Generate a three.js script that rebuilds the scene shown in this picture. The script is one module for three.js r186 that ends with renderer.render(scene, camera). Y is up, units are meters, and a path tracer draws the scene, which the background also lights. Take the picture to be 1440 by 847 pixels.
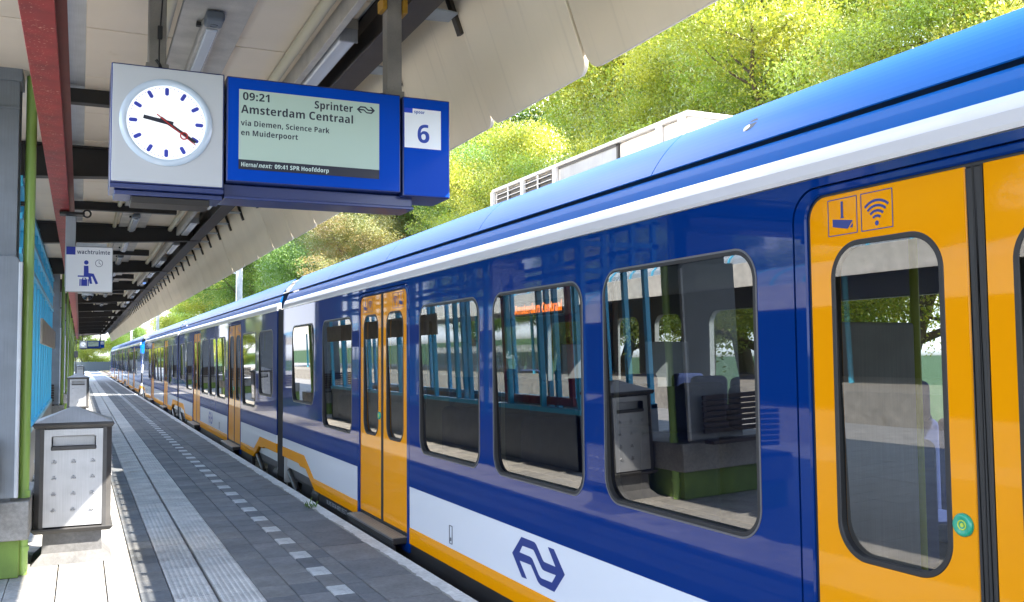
import * as THREE from 'three';
import { mergeGeometries } from 'three/addons/utils/BufferGeometryUtils.js';
import { RoundedBoxGeometry } from 'three/addons/geometries/RoundedBoxGeometry.js';
import { ImprovedNoise } from 'three/addons/math/ImprovedNoise.js';

// ---------------------------------------------------------------- camera, sky, sun, exposure
const EYE = 1.5, D2R = Math.PI / 180;
const scene = new THREE.Scene();
const camera = new THREE.PerspectiveCamera(35.61, 1024 / 602, 0.05, 2000);
{
  const yaw = 24.736 * D2R, pitch = 3.36 * D2R, roll = -0.466 * D2R;
  const f = new THREE.Vector3(Math.sin(yaw) * Math.cos(pitch), Math.sin(pitch), -Math.cos(yaw) * Math.cos(pitch));
  const r = new THREE.Vector3(Math.cos(yaw), 0, Math.sin(yaw));
  const u = new THREE.Vector3().crossVectors(r, f);
  const r2 = r.clone().multiplyScalar(Math.cos(roll)).addScaledVector(u, Math.sin(roll));
  const u2 = u.clone().multiplyScalar(Math.cos(roll)).addScaledVector(r, -Math.sin(roll));
  camera.quaternion.setFromRotationMatrix(new THREE.Matrix4().makeBasis(r2, u2, f.clone().negate()));
  camera.position.set(0, EYE, 0);
}
const SUN = new THREE.Vector3(1, 1.15, 0.7).normalize();
const renderer = new THREE.WebGLRenderer({ antialias: true });
renderer.toneMapping = THREE.LinearToneMapping;
renderer.toneMappingExposure = 5.6;
renderer.shadowMap.enabled = true;
const sun = new THREE.DirectionalLight(new THREE.Color().setRGB(1, 0.93, 0.82), 5);
sun.position.copy(SUN).multiplyScalar(120); sun.castShadow = true;
sun.target.position.set(0, 0, -20); sun.position.add(sun.target.position);
Object.assign(sun.shadow.camera, { left: -70, right: 70, top: 60, bottom: -60, near: 1, far: 320 });
sun.shadow.mapSize.set(4096, 4096);
scene.add(sun, sun.target);

let SEED = 12345;
const rnd = () => { SEED = (SEED * 1664525 + 1013904223) >>> 0; return SEED / 4294967296; };
const rr = (a, b) => a + (b - a) * rnd();
const NZ = new ImprovedNoise();
const fbm = (x, y, z, o = 4) => { let s = 0, a = 0.5, f = 1; for (let i = 0; i < o; i++) { s += a * NZ.noise(x * f, y * f, z * f); a *= 0.5; f *= 2.03; } return s; };
const smooth = (a, b, x) => { const t = Math.min(1, Math.max(0, (x - a) / (b - a))); return t * t * (3 - 2 * t); };
{
  const W = 1024, Hh = 512, d = new Float32Array(W * Hh * 4);
  for (let j = 0; j < Hh; j++) for (let i = 0; i < W; i++) {
    const lat = (j + 0.5) / Hh * Math.PI - Math.PI / 2, lon = (i + 0.5) / W * 2 * Math.PI;
    const y = Math.sin(lat), x = Math.cos(lat) * Math.cos(lon), z = Math.cos(lat) * Math.sin(lon);
    const e = Math.max(0, y), k = Math.pow(1 - e, 2.6);
    let c = [0.24 + 0.66 * k, 0.42 + 0.52 * k, 0.76 + 0.26 * k];
    const q = 1 / (0.22 + e);
    const n = fbm(x * q * 1.3 + 7, z * q * 1.3 + 3, y * 0.8, 6);
    const cl = smooth(0.10, 0.38, n) * smooth(0.0, 0.12, e) * 0.85 * (1 - 0.6 * smooth(0.55, 0.8, e));
    const cb = 1.25 + 0.5 * smooth(0.1, 0.5, n);
    c = c.map((v, m) => v * (1 - cl) + cb * [1, 1, 1.02][m] * cl);
    if (y < 0) c = [0.25, 0.26, 0.22];
    const o = (j * W + i) * 4; d[o] = c[0]; d[o + 1] = c[1]; d[o + 2] = c[2]; d[o + 3] = 1;
  }
  const t = new THREE.DataTexture(d, W, Hh, THREE.RGBAFormat, THREE.FloatType);
  t.mapping = THREE.EquirectangularReflectionMapping; t.magFilter = THREE.LinearFilter; t.needsUpdate = true;
  scene.background = t; scene.environment = t;
}

// ---------------------------------------------------------------- helpers
const used = {};
function numbered(n) { if (!(n in used)) { used[n] = 0; return n; } return n + '_' + String(++used[n]).padStart(3, '0'); }
const V = (x, y, z) => new THREE.Vector3(x, y, z);
// texture coordinates in metres, chosen by the way each face points
function metric(g) {
  if (g.index) g = g.toNonIndexed();
  if (!g.attributes.normal) g.computeVertexNormals();
  const p = g.attributes.position, n = p.count, uv = new Float32Array(n * 2);
  const a = V(), b = V(), c = V(), e = V(), f = V();
  for (let i = 0; i < n; i += 3) {
    a.fromBufferAttribute(p, i); b.fromBufferAttribute(p, i + 1); c.fromBufferAttribute(p, i + 2);
    e.subVectors(b, a).cross(f.subVectors(c, a));
    const x = Math.abs(e.x), y = Math.abs(e.y), z = Math.abs(e.z);
    for (let k = 0; k < 3; k++) {
      const P = [a, b, c][k];
      const U = x >= y && x >= z ? [P.z, P.y] : y >= z ? [P.x, P.z] : [P.x, P.y];
      uv[(i + k) * 2] = U[0]; uv[(i + k) * 2 + 1] = U[1];
    }
  }
  g.setAttribute('uv', new THREE.BufferAttribute(uv, 2));
  for (const k of Object.keys(g.attributes)) if (!['position', 'normal', 'uv', 'color'].includes(k)) g.deleteAttribute(k);
  return g;
}
const join = (list) => list.length === 1 ? list[0] : mergeGeometries(list.map((g) => { const q = g.index ? g.toNonIndexed() : g; if (!q.attributes.normal) q.computeVertexNormals(); return q; }));
function obj(name, geos, mat, parent = scene, keepUv = false) {
  let g = join(Array.isArray(geos) ? geos : [geos]);
  if (!keepUv) g = metric(g);
  const m = new THREE.Mesh(g, mat);
  m.name = parent === scene ? numbered(name) : name;
  m.castShadow = m.receiveShadow = true;
  parent.add(m); return m;
}
function share(name, g, mat, parent, x = 0, y = 0, z = 0) {       // another mesh of a geometry that is shared
  const m = new THREE.Mesh(g, mat); m.name = name; m.position.set(x, y, z); m.castShadow = m.receiveShadow = true; parent.add(m); return m;
}
function tag(o, label, category, group) { o.userData = { label, category }; if (group) o.userData.group = group; return o; }
function struct(o) { o.userData.kind = 'structure'; return o; }
function thing(name, label, category, x = 0, y = 0, z = 0, group) {
  const o = new THREE.Group(); o.name = numbered(name); o.position.set(x, y, z); scene.add(o); return tag(o, label, category, group);
}
function copy(src, x, y, z, label, ry) {
  const c = src.clone(); c.name = numbered(src.name.replace(/_\d{3}$/, '')); c.userData = { ...src.userData };
  if (label) c.userData.label = label; c.position.set(x, y, z); if (ry !== undefined) c.rotation.y = ry; scene.add(c); return c;
}
const bx = (x0, x1, y0, y1, z0, z1) => new THREE.BoxGeometry(Math.abs(x1 - x0), Math.abs(y1 - y0), Math.abs(z1 - z0)).translate((x0 + x1) / 2, (y0 + y1) / 2, (z0 + z1) / 2);
const rb = (x0, x1, y0, y1, z0, z1, r = 0.01, s = 2) => new RoundedBoxGeometry(Math.abs(x1 - x0), Math.abs(y1 - y0), Math.abs(z1 - z0), s, Math.min(r, Math.abs(x1 - x0) / 2.01, Math.abs(y1 - y0) / 2.01, Math.abs(z1 - z0) / 2.01)).translate((x0 + x1) / 2, (y0 + y1) / 2, (z0 + z1) / 2);
const cyl = (r, h, x, y, z, n = 16, r2 = r) => new THREE.CylinderGeometry(r2, r, h, n).translate(x, y, z);
const tube = (pts, r, n = 8, seg = 0) => new THREE.TubeGeometry(new THREE.CatmullRomCurve3(pts.map((p) => V(...p))), seg || pts.length * 4, r, n);
function bar(a, b, r, n = 8) {                                    // straight round bar
  const A = V(...a), B = V(...b), d = B.clone().sub(A), g = new THREE.CylinderGeometry(r, r, d.length(), n);
  g.applyQuaternion(new THREE.Quaternion().setFromUnitVectors(V(0, 1, 0), d.clone().normalize())); return g.translate(...A.add(B).multiplyScalar(0.5).toArray());
}
function rrect(x0, x1, y0, y1, r, cls = THREE.Shape) {            // r: one radius or [bl, br, tr, tl]
  const [a, b, c, d] = Array.isArray(r) ? r : [r, r, r, r], s = new cls();
  s.moveTo(x0 + a, y0); s.lineTo(x1 - b, y0); if (b) s.absarc(x1 - b, y0 + b, b, -Math.PI / 2, 0, false);
  s.lineTo(x1, y1 - c); if (c) s.absarc(x1 - c, y1 - c, c, 0, Math.PI / 2, false);
  s.lineTo(x0 + d, y1); if (d) s.absarc(x0 + d, y1 - d, d, Math.PI / 2, Math.PI, false);
  s.lineTo(x0, y0 + a); if (a) s.absarc(x0 + a, y0 + a, a, Math.PI, 1.5 * Math.PI, false);
  return s;
}
const ext = (s, depth, bevel = 0) => new THREE.ExtrudeGeometry(s, { depth: depth - 2 * bevel, bevelEnabled: bevel > 0, bevelThickness: bevel, bevelSize: bevel, bevelOffset: -bevel, bevelSegments: 1, curveSegments: 8 }).translate(0, 0, bevel);
const poly = (pts) => new THREE.Shape(pts.map((p) => new THREE.Vector2(p[0], p[1])));

// ---------------------------------------------------------------- textures (grain, wear and print only)
function tex(size, metres, fn, srgb = true) {
  const d = new Uint8Array(size * size * 4);
  for (let j = 0; j < size; j++) for (let i = 0; i < size; i++) {
    const v = fn(i / size, j / size), c = Array.isArray(v) ? v : [v, v, v], o = (j * size + i) * 4;
    for (let k = 0; k < 3; k++) d[o + k] = Math.max(0, Math.min(255, c[k] * 255)); d[o + 3] = 255;
  }
  const t = new THREE.DataTexture(d, size, size); t.wrapS = t.wrapT = THREE.RepeatWrapping; t.magFilter = THREE.LinearFilter; t.minFilter = THREE.LinearMipmapLinearFilter;
  t.generateMipmaps = true; if (srgb) t.colorSpace = THREE.SRGBColorSpace; t.repeat.set(1 / metres, 1 / metres); t.needsUpdate = true; return t;
}
// noise that tiles over the unit square
function tn(u, v, f, o = 4, s = 0) {
  const b = (x, y) => fbm(x * f + s, y * f + s * 1.7, s * 3.1, o);
  const wx = smooth(0.8, 1, u), wy = smooth(0.8, 1, v);
  return (b(u, v) * (1 - wx) + b(u - 1, v) * wx) * (1 - wy) + (b(u, v - 1) * (1 - wx) + b(u - 1, v - 1) * wx) * wy;
}
const hash = (i, j) => { let h = (i * 374761393 + j * 668265263) | 0; h = Math.imul(h ^ (h >>> 13), 1274126177); return ((h ^ (h >>> 16)) >>> 0) / 4294967296; };
const T = {};
T.concrete = tex(512, 1.3, (u, v) => { const g = 0.88 + 0.22 * tn(u, v, 5, 4, 1) + 0.16 * tn(u, v, 50, 2, 2) + 0.10 * (hash(u * 512 | 0, v * 512 | 0) - 0.5), sp = smooth(0.36, 0.42, tn(u, v, 17, 1, 81)), st = smooth(0.22, 0.40, tn(u, v, 3.1, 4, 83)); const k = g * (1 - 0.22 * sp) * (1 - 0.10 * st); return [k, k * (1 - 0.01 * st), k * (0.995 - 0.03 * st)]; });
T.concreteB = tex(512, 1.3, (u, v) => 0.5 + 0.5 * tn(u, v, 60, 3, 4) + 0.3 * (hash(u * 512 | 0, v * 512 | 0) - 0.5), false);
T.panel = tex(512, 2.2, (u, v) => { const s = NZ.noise(u * 60, v * 3, 9) + 0.5 * NZ.noise(u * 160, v * 5, 2); const g = 0.93 + 0.05 * tn(u, v, 4, 3, 5) - 0.045 * smooth(0.25, 0.9, s); return [g, g * 0.992, g * 0.975]; });
T.ceil = tex(512, 1.9, (u, v) => { const st = smooth(0.30, 0.55, tn(u, v, 7, 4, 8)); const g = 0.95 + 0.06 * tn(u, v, 3, 4, 6) - 0.05 * st; return [g, g * (1 - 0.02 * st), g * (1 - 0.06 * st)]; });
T.red = tex(1024, 1.1, (u, v) => {
  const wear = smooth(0.05, 0.4, tn(u, v, 6, 4, 11)), chip = smooth(0.50 - 0.14 * wear, 0.56 - 0.14 * wear, 0.5 + 0.8 * tn(u, v, 90, 2, 13) * 0.9 + 0.1 * (hash(u * 1024 | 0, v * 1024 | 0) - 0.5) - 0.17);
  const g = 0.92 + 0.3 * tn(u, v, 9, 4, 12); return [0.64 * g + 0.22 * chip, 0.17 * g + 0.40 * chip, 0.15 * g + 0.34 * chip];
});
T.metal = tex(512, 0.9, (u, v) => 0.92 + 0.10 * tn(u, v, 6, 4, 21) + 0.05 * NZ.noise(u * 200, v * 3, 4));
T.grime = tex(512, 1.6, (u, v) => { const g = 0.9 + 0.2 * tn(u, v, 8, 5, 31) + 0.06 * (hash(u * 512 | 0, v * 512 | 0) - 0.5); return [g, g * 0.98, g * 0.95]; });
T.wave = tex(256, 2.6, (u, v) => 0.5 + 0.9 * tn(u, v, 4, 2, 41), false);
T.ballast = tex(512, 0.9, (u, v) => { const n = tn(u, v, 26, 3, 51); const g = 0.62 + 0.9 * n; return [g, g * 0.93, g * 0.86]; });
T.grass = tex(512, 3, (u, v) => { const n = tn(u, v, 12, 5, 61); return [0.55 + 0.5 * n, 0.75 + 0.4 * n, 0.42 + 0.3 * n]; });
T.wood = tex(256, 0.7, (u, v) => { const g = 0.85 + 0.2 * NZ.noise(u * 3, v * 70, 5) + 0.1 * tn(u, v, 5, 3, 71); return [g, g * 0.96, g * 0.93]; });

const lin = (r, g, b) => new THREE.Color().setRGB(r, g, b);
const std = (c, rough, extra = {}) => new THREE.MeshStandardMaterial({ color: lin(...c), roughness: rough, ...extra });
const phy = (c, rough, extra = {}) => new THREE.MeshPhysicalMaterial({ color: lin(...c), roughness: rough, ...extra });
const M = {
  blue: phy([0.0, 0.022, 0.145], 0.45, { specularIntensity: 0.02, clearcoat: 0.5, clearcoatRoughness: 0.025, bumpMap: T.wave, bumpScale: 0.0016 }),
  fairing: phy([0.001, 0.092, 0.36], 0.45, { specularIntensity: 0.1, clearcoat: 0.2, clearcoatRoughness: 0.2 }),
  white: phy([0.66, 0.69, 0.74], 0.35, { clearcoat: 1, clearcoatRoughness: 0.04, bumpMap: T.wave, bumpScale: 0.0010 }),
  cant: phy([0.52, 0.52, 0.54], 0.35, { clearcoat: 0.8, clearcoatRoughness: 0.12 }),
  yellow: phy([0.68, 0.265, 0.0], 0.4, { specularIntensity: 0.04, clearcoat: 0.38, clearcoatRoughness: 0.03, bumpMap: T.wave, bumpScale: 0.0008 }),
  rubber: std([0.012, 0.012, 0.013], 0.55),
  black: std([0.012, 0.012, 0.014], 0.6, { map: T.grime }),
  glass: phy([0.17, 0.185, 0.185], 0.0, { transmission: 1, thickness: 0, ior: 1.95 }),
  doorGlass: phy([0.36, 0.38, 0.38], 0.0, { transmission: 1, thickness: 0, ior: 1.8 }),
  clear: phy([0.90, 0.94, 0.95], 0.0, { transmission: 1, thickness: 0, ior: 1.5 }),
  gasket: std([0.10, 0.10, 0.11], 0.4),
  inner: std([0.42, 0.43, 0.43], 0.55),
  bellows: std([0.006, 0.006, 0.007], 0.95),
  floor: std([0.09, 0.09, 0.10], 0.6, { map: T.grime }),
  seat: std([0.025, 0.045, 0.17], 0.85),
  pole: std([0.42, 0.52, 0.05], 0.35),
  print: std([0.012, 0.03, 0.17], 0.5),
  steel: std([0.16, 0.165, 0.17], 0.4, { metalness: 0.8, map: T.metal }),
  tread: std([0.30, 0.27, 0.23], 0.5, { metalness: 0.3, map: T.grime }),
  roofw: std([0.72, 0.72, 0.72], 0.5, { map: T.grime }),
  mesh: std([0.35, 0.36, 0.37], 0.6, { map: T.metal }),
  green: phy([0.0, 0.28, 0.17], 0.35, { clearcoat: 0.6 }),
  led: std([0.02, 0.01, 0.0], 0.5),
  paver: [[0.155, 0.163, 0.172], [0.185, 0.190, 0.196], [0.128, 0.138, 0.15], [0.192, 0.192, 0.19]].map((c) => std(c, 0.75, { map: T.concrete, bumpMap: T.concreteB, bumpScale: 0.0012 })),
  paverSunTone: [[0.42, 0.40, 0.37], [0.46, 0.435, 0.40], [0.39, 0.375, 0.355]].map((c) => std(c, 0.85, { map: T.concrete, bumpMap: T.concreteB, bumpScale: 0.0012 })),  // paler paver copy: brightness of the sunlit strip is put into the colour
  guide: [[0.56, 0.54, 0.51], [0.60, 0.575, 0.54], [0.53, 0.52, 0.50]].map((c) => std(c, 0.8, { map: T.concrete, bumpMap: T.concreteB, bumpScale: 0.001 })),
  whiteTile: std([0.62, 0.63, 0.62], 0.75, { map: T.concrete }),
  paint: std([0.66, 0.67, 0.66], 0.7, { map: T.concrete }),
  conc: std([0.33, 0.32, 0.30], 0.85, { map: T.concrete, bumpMap: T.concreteB, bumpScale: 0.002 }),
  joint: std([0.11, 0.10, 0.088], 0.95, { map: T.grime }),
  ballast: std([0.30, 0.27, 0.24], 0.95, { map: T.ballast, bumpMap: T.ballast, bumpScale: 0.03 }),
  rail: std([0.16, 0.10, 0.07], 0.5, { metalness: 0.6 }),
  grass: std([0.07, 0.12, 0.03], 0.95, { map: T.grass }),
  fascia: std([0.84, 0.735, 0.57], 0.6, { map: T.panel }),
  ceil: std([0.82, 0.71, 0.55], 0.42, { map: T.ceil }),
  darkSteel: std([0.022, 0.019, 0.018], 0.55, { map: T.grime }),
  girder: std([0.05, 0.040, 0.034], 0.5, { map: T.grime }),
  plate: std([0.36, 0.40, 0.44], 0.5, { map: T.metal }),
  red: std([0.95, 0.95, 0.95], 0.6, { map: T.red }),
  redDark: std([0.20, 0.018, 0.016], 0.55, { map: T.grime }),
  grey: std([0.17, 0.195, 0.22], 0.5, { map: T.metal }),
  greyLight: std([0.50, 0.52, 0.54], 0.45, { map: T.metal }),
  pipe: phy([0.28, 0.46, 0.10], 0.4, { clearcoat: 0.5, clearcoatRoughness: 0.15 }),
  greenBase: std([0.15, 0.26, 0.04], 0.6, { map: T.grime }),
  slat: std([0.045, 0.028, 0.022], 0.6, { map: T.wood }),
  cyan: phy([0.05, 0.43, 0.66], 0.4, { clearcoat: 0.4, clearcoatRoughness: 0.2 }),
  beige: std([0.45, 0.40, 0.33], 0.6, { map: T.grime }),
  binPanel: std([0.50, 0.51, 0.53], 0.38, { metalness: 0.45, map: T.metal }),
  binPost: std([0.075, 0.077, 0.083], 0.5, { map: T.grime }),
  binFoot: std([0.16, 0.16, 0.165], 0.7, { map: T.concrete }),
  binRoof: std([0.42, 0.44, 0.47], 0.5, { map: T.metal }),
  signBlue: phy([0.0005, 0.058, 0.44], 0.5, { specularIntensity: 0.12, clearcoat: 0.08, clearcoatRoughness: 0.1 }),
  signDark: phy([0.006, 0.022, 0.13], 0.4, { clearcoat: 0.5, clearcoatRoughness: 0.15 }),
  signGrey: phy([0.50, 0.53, 0.56], 0.4, { clearcoat: 0.6, clearcoatRoughness: 0.06 }),
  clockFace: std([0.80, 0.86, 0.88], 0.5, { emissive: lin(0.9, 0.93, 1.0), emissiveIntensity: 0.12 }),
  clockRing: phy([0.55, 0.66, 0.78], 0.25, { clearcoat: 1 }),
  mark: std([0.03, 0.05, 0.42], 0.5),
  hand: std([0.01, 0.015, 0.03], 0.5),
  second: std([0.45, 0.015, 0.015], 0.5),
  post: std([0.26, 0.25, 0.235], 0.55, { map: T.grime }),
  yellowClamp: std([0.45, 0.25, 0.02], 0.6, { map: T.grime }),
  lampBody: std([0.56, 0.55, 0.52], 0.5, { map: T.grime }),
  lampTube: phy([0.60, 0.62, 0.64], 0.25, { clearcoat: 0.5 }),
  conduit: std([0.52, 0.47, 0.33], 0.5),
  mastm: std([0.55, 0.57, 0.58], 0.5, { map: T.metal }),
  opal: phy([0.75, 0.80, 0.85], 0.1, { transmission: 0.75, thickness: 0, ior: 1.5 }),
  bark: std([0.15, 0.12, 0.095], 0.9, { map: T.wood }),
  brick: std([0.20, 0.10, 0.065], 0.85, { map: T.grime }),
};

// ---------------------------------------------------------------- ground, tracks
struct(obj('ground', new THREE.PlaneGeometry(1600, 1600).rotateX(-Math.PI / 2).translate(0, -1.3, -200), M.grass));
struct(obj('track_bed', bx(2.45, 9.6, -1.29, -0.98, 12, -260), M.ballast));
struct(obj('track_bed', bx(-10.9, -6.1, -1.29, -0.98, 30, -260), M.ballast));
for (const [xc, n] of [[3.8, 'right'], [7.6, 'far'], [-8.5, 'left']]) {
  const t = new THREE.Group(); t.name = numbered('railway_track'); t.position.set(xc, -0.98, 0); scene.add(t); struct(t);
  for (const s of [-1, 1]) obj('rail', [bx(s * 0.72 - 0.036, s * 0.72 + 0.036, 0.10, 0.14, 12, -220), bx(s * 0.72 - 0.01, s * 0.72 + 0.01, 0.0, 0.12, 12, -220)], M.rail, t);
  const sl = []; for (let k = 0; k < 120; k++) sl.push(bx(-1.25, 1.25, -0.02, 0.05, 12 - k * 0.62 - 0.12, 12 - k * 0.62 + 0.12));
  obj('sleepers', sl, M.conc, t).userData.kind = 'stuff';
}

// ---------------------------------------------------------------- platform and its paving
const EDGE = 2.24;
{
  const p = new THREE.Group(); p.name = 'platform'; scene.add(p); struct(p);
  obj('platform_base', [bx(-6.0, EDGE - 0.09, -1.3, -0.052, 14, -160), bx(EDGE - 0.10, EDGE - 0.03, -1.3, -0.06, 14, -160)], M.joint, p);
  // a slab with a small bevel on its upper edges
  const slab = (w, l, h = 0.05) => { const e = 0.004, s = rrect(-w / 2 + e, w / 2 - e, -l / 2 + e, l / 2 - e, 0); return metric(new THREE.ExtrudeGeometry(s, { depth: h - e, bevelEnabled: true, bevelThickness: e, bevelSize: e, bevelSegments: 1, steps: 1 }).rotateX(-Math.PI / 2).translate(0, -h, 0)); };
  const ridged = (w, l) => {
    const s = [[-w / 2, -0.05], [w / 2, -0.05], [w / 2, -0.0028]], n = 7, q = w / n;
    for (let i = n - 1; i >= 0; i--) { const c = -w / 2 + q * (i + 0.5); s.push([c + q * 0.34, -0.0028], [c + q * 0.22, 0], [c - q * 0.22, 0], [c - q * 0.34, -0.0028]); }
    s.push([-w / 2, -0.0028]);
    return metric(ext(poly(s), l - 0.006).translate(0, 0, -(l - 0.006) / 2));
  };
  const cols = [
    { x: -0.42, w: 0.30, m: M.paverSunTone, n: 'paver' }, { x: -0.118, w: 0.30, m: M.paverSunTone, n: 'paver' }, { x: 0.184, w: 0.186, m: M.paverSunTone, n: 'paver' }, { x: 0.372, w: 0.186, m: M.paver, n: 'paver' },  // paler tone stops at the train's shadow edge, sunlight painted into these columns
    { x: 0.562, w: 0.245, m: M.guide, n: 'guidance_tile', g: 1 }, { x: 0.832, w: 0.245, m: M.guide, n: 'guidance_tile', g: 1 },
    { x: 1.082, w: 0.20, m: M.paver, n: 'paver' }, { x: 1.284, w: 0.204, m: M.paver, n: 'paver' }, { x: 1.49, w: 0.135, dash: 1, m: M.paver, n: 'paver' }, { x: 1.627, w: 0.128, m: M.paver, n: 'paver' },
    { x: 1.759, w: 0.365, l: 0.6, m: M.paver, n: 'edge_slab' },
  ];
  const bins = new Map(); let count = 0;
  const put = (g, mat, x, z, name, near) => {
    const y = rr(-0.0018, 0.0005), tx = rr(-0.004, 0.004), ri = rr(-0.004, 0.004);
    if (near && count < 298) { const m = share(name, g, mat, p, x, y, z); m.rotation.x = tx * 0.6; m.rotation.z = ri * 0.6; count++; return; }
    if (!bins.has(mat)) bins.set(mat, []);
    bins.get(mat).push(g.clone().translate(x, y, z));
  };
  for (const c of cols) {
    const L = c.l || 0.3, n = Math.round(68 / L);
    const vary = (g) => [0, 1, 2, 3, 4, 5].map((i) => { const q = g.clone(), uv = q.attributes.uv, a = rr(0, 9), b = rr(0, 9); for (let m = 0; m < uv.count; m++) uv.setXY(m, uv.getX(m) + a, uv.getY(m) + b); return q; });
    const geos = vary(c.g ? ridged(c.w, L) : slab(c.w - 0.005, L - 0.005)), fars = vary(slab(c.w - 0.005, L - 0.005));
    const gw = c.dash && slab(c.w - 0.004, 0.246), gd = c.dash && slab(c.w - 0.005, 0.345);
    const off = c.g || c.l ? 0 : rr(0, 0.3);
    for (let k = 0; k < n; k++) {
      if (c.dash) {
        const z0 = -0.55 - (k >> 1) * 0.6;
        if (k & 1) put(gd, c.m[rnd() * c.m.length | 0], c.x + c.w / 2, z0 - 0.25 - 0.175, 'paver', z0 < -5 && z0 > -12.4);
        else put(gw, M.whiteTile, c.x + c.w / 2, z0 - 0.125, 'white_marking_tile', z0 < -5 && z0 > -12.4);
        continue;
      }
      const z = 1.5 - off - (k + 0.5) * L;
      put((c.g && z < -28 ? fars : geos)[rnd() * 6 | 0], c.m[rnd() * c.m.length | 0], c.x + c.w / 2, z, c.n, z < -5.3 && z > -12.6);
    }
  }
  for (const [mat, list] of bins) obj('paving', list, mat, p).userData.kind = 'stuff';
  // paving beyond the separate stones: the far platform and the strip by the buildings
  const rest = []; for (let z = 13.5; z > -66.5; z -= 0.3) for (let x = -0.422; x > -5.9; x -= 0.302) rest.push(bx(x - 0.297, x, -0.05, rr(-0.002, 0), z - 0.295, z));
  obj('paving', rest, M.paverSunTone[0], p).userData.kind = 'stuff';
  obj('far_paving', [bx(-6.0, 0.55, -0.05, -0.001, -66.52, -160), bx(1.09, 2.12, -0.05, -0.001, -66.52, -160)], M.paver[1], p);
  obj('far_guidance_strip', bx(0.56, 1.08, -0.05, -0.001, -66.52, -160), M.guide[0], p);
  // edge stones and the worn white line painted on them
  for (let k = 0; k < 24; k++) obj('edge_stone', rb(2.128, EDGE, -0.16, 0, -4.2 - k, -4.2 - k - 0.994, 0.008, 1), M.conc, p);
  obj('edge_stone', [bx(2.128, EDGE, -0.16, 0, 12, -4.196), bx(2.128, EDGE, -0.16, 0, -28.2, -160)], M.conc, p);
  const L = [], R = [];
  for (let z = -1; z > -160; z -= z > -24 ? 0.035 : 0.6) {
    const w = 0.062 + 0.05 * fbm(z * 1.4, 1, 2, 3) + 0.045 * fbm(z * 9, 4, 2, 3);
    L.push([EDGE - 0.016 - Math.max(0.028, w + 0.03), -z]); R.push([EDGE - 0.004 - 0.004 * Math.abs(fbm(z * 6, 8, 1, 2)), -z]);
  }
  obj('painted_edge_line', new THREE.ShapeGeometry(poly([...L, ...R.reverse()])).rotateX(-Math.PI / 2).translate(0, 0.004, 0), M.paint, p);
}
{
  const w = thing('weed', 'small green weed growing from the platform edge by the yellow door step', 'weed', 2.13, 0, -9.45);
  const g = []; for (let k = 0; k < 26; k++) {
    const a = rr(0, 6.28), l = rr(0.05, 0.13), t = rr(0.3, 1.0);
    g.push(new THREE.ShapeGeometry(poly([[0, 0], [0.010, l * 0.5], [0, l], [-0.010, l * 0.5]])).rotateX(-t).rotateY(a).translate(rr(-0.05, 0.05), 0, rr(-0.06, 0.06)));
  }
  obj('leaf_tuft', g, phy([0.09, 0.17, 0.03], 0.7, { side: THREE.DoubleSide }), w);
}

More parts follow.
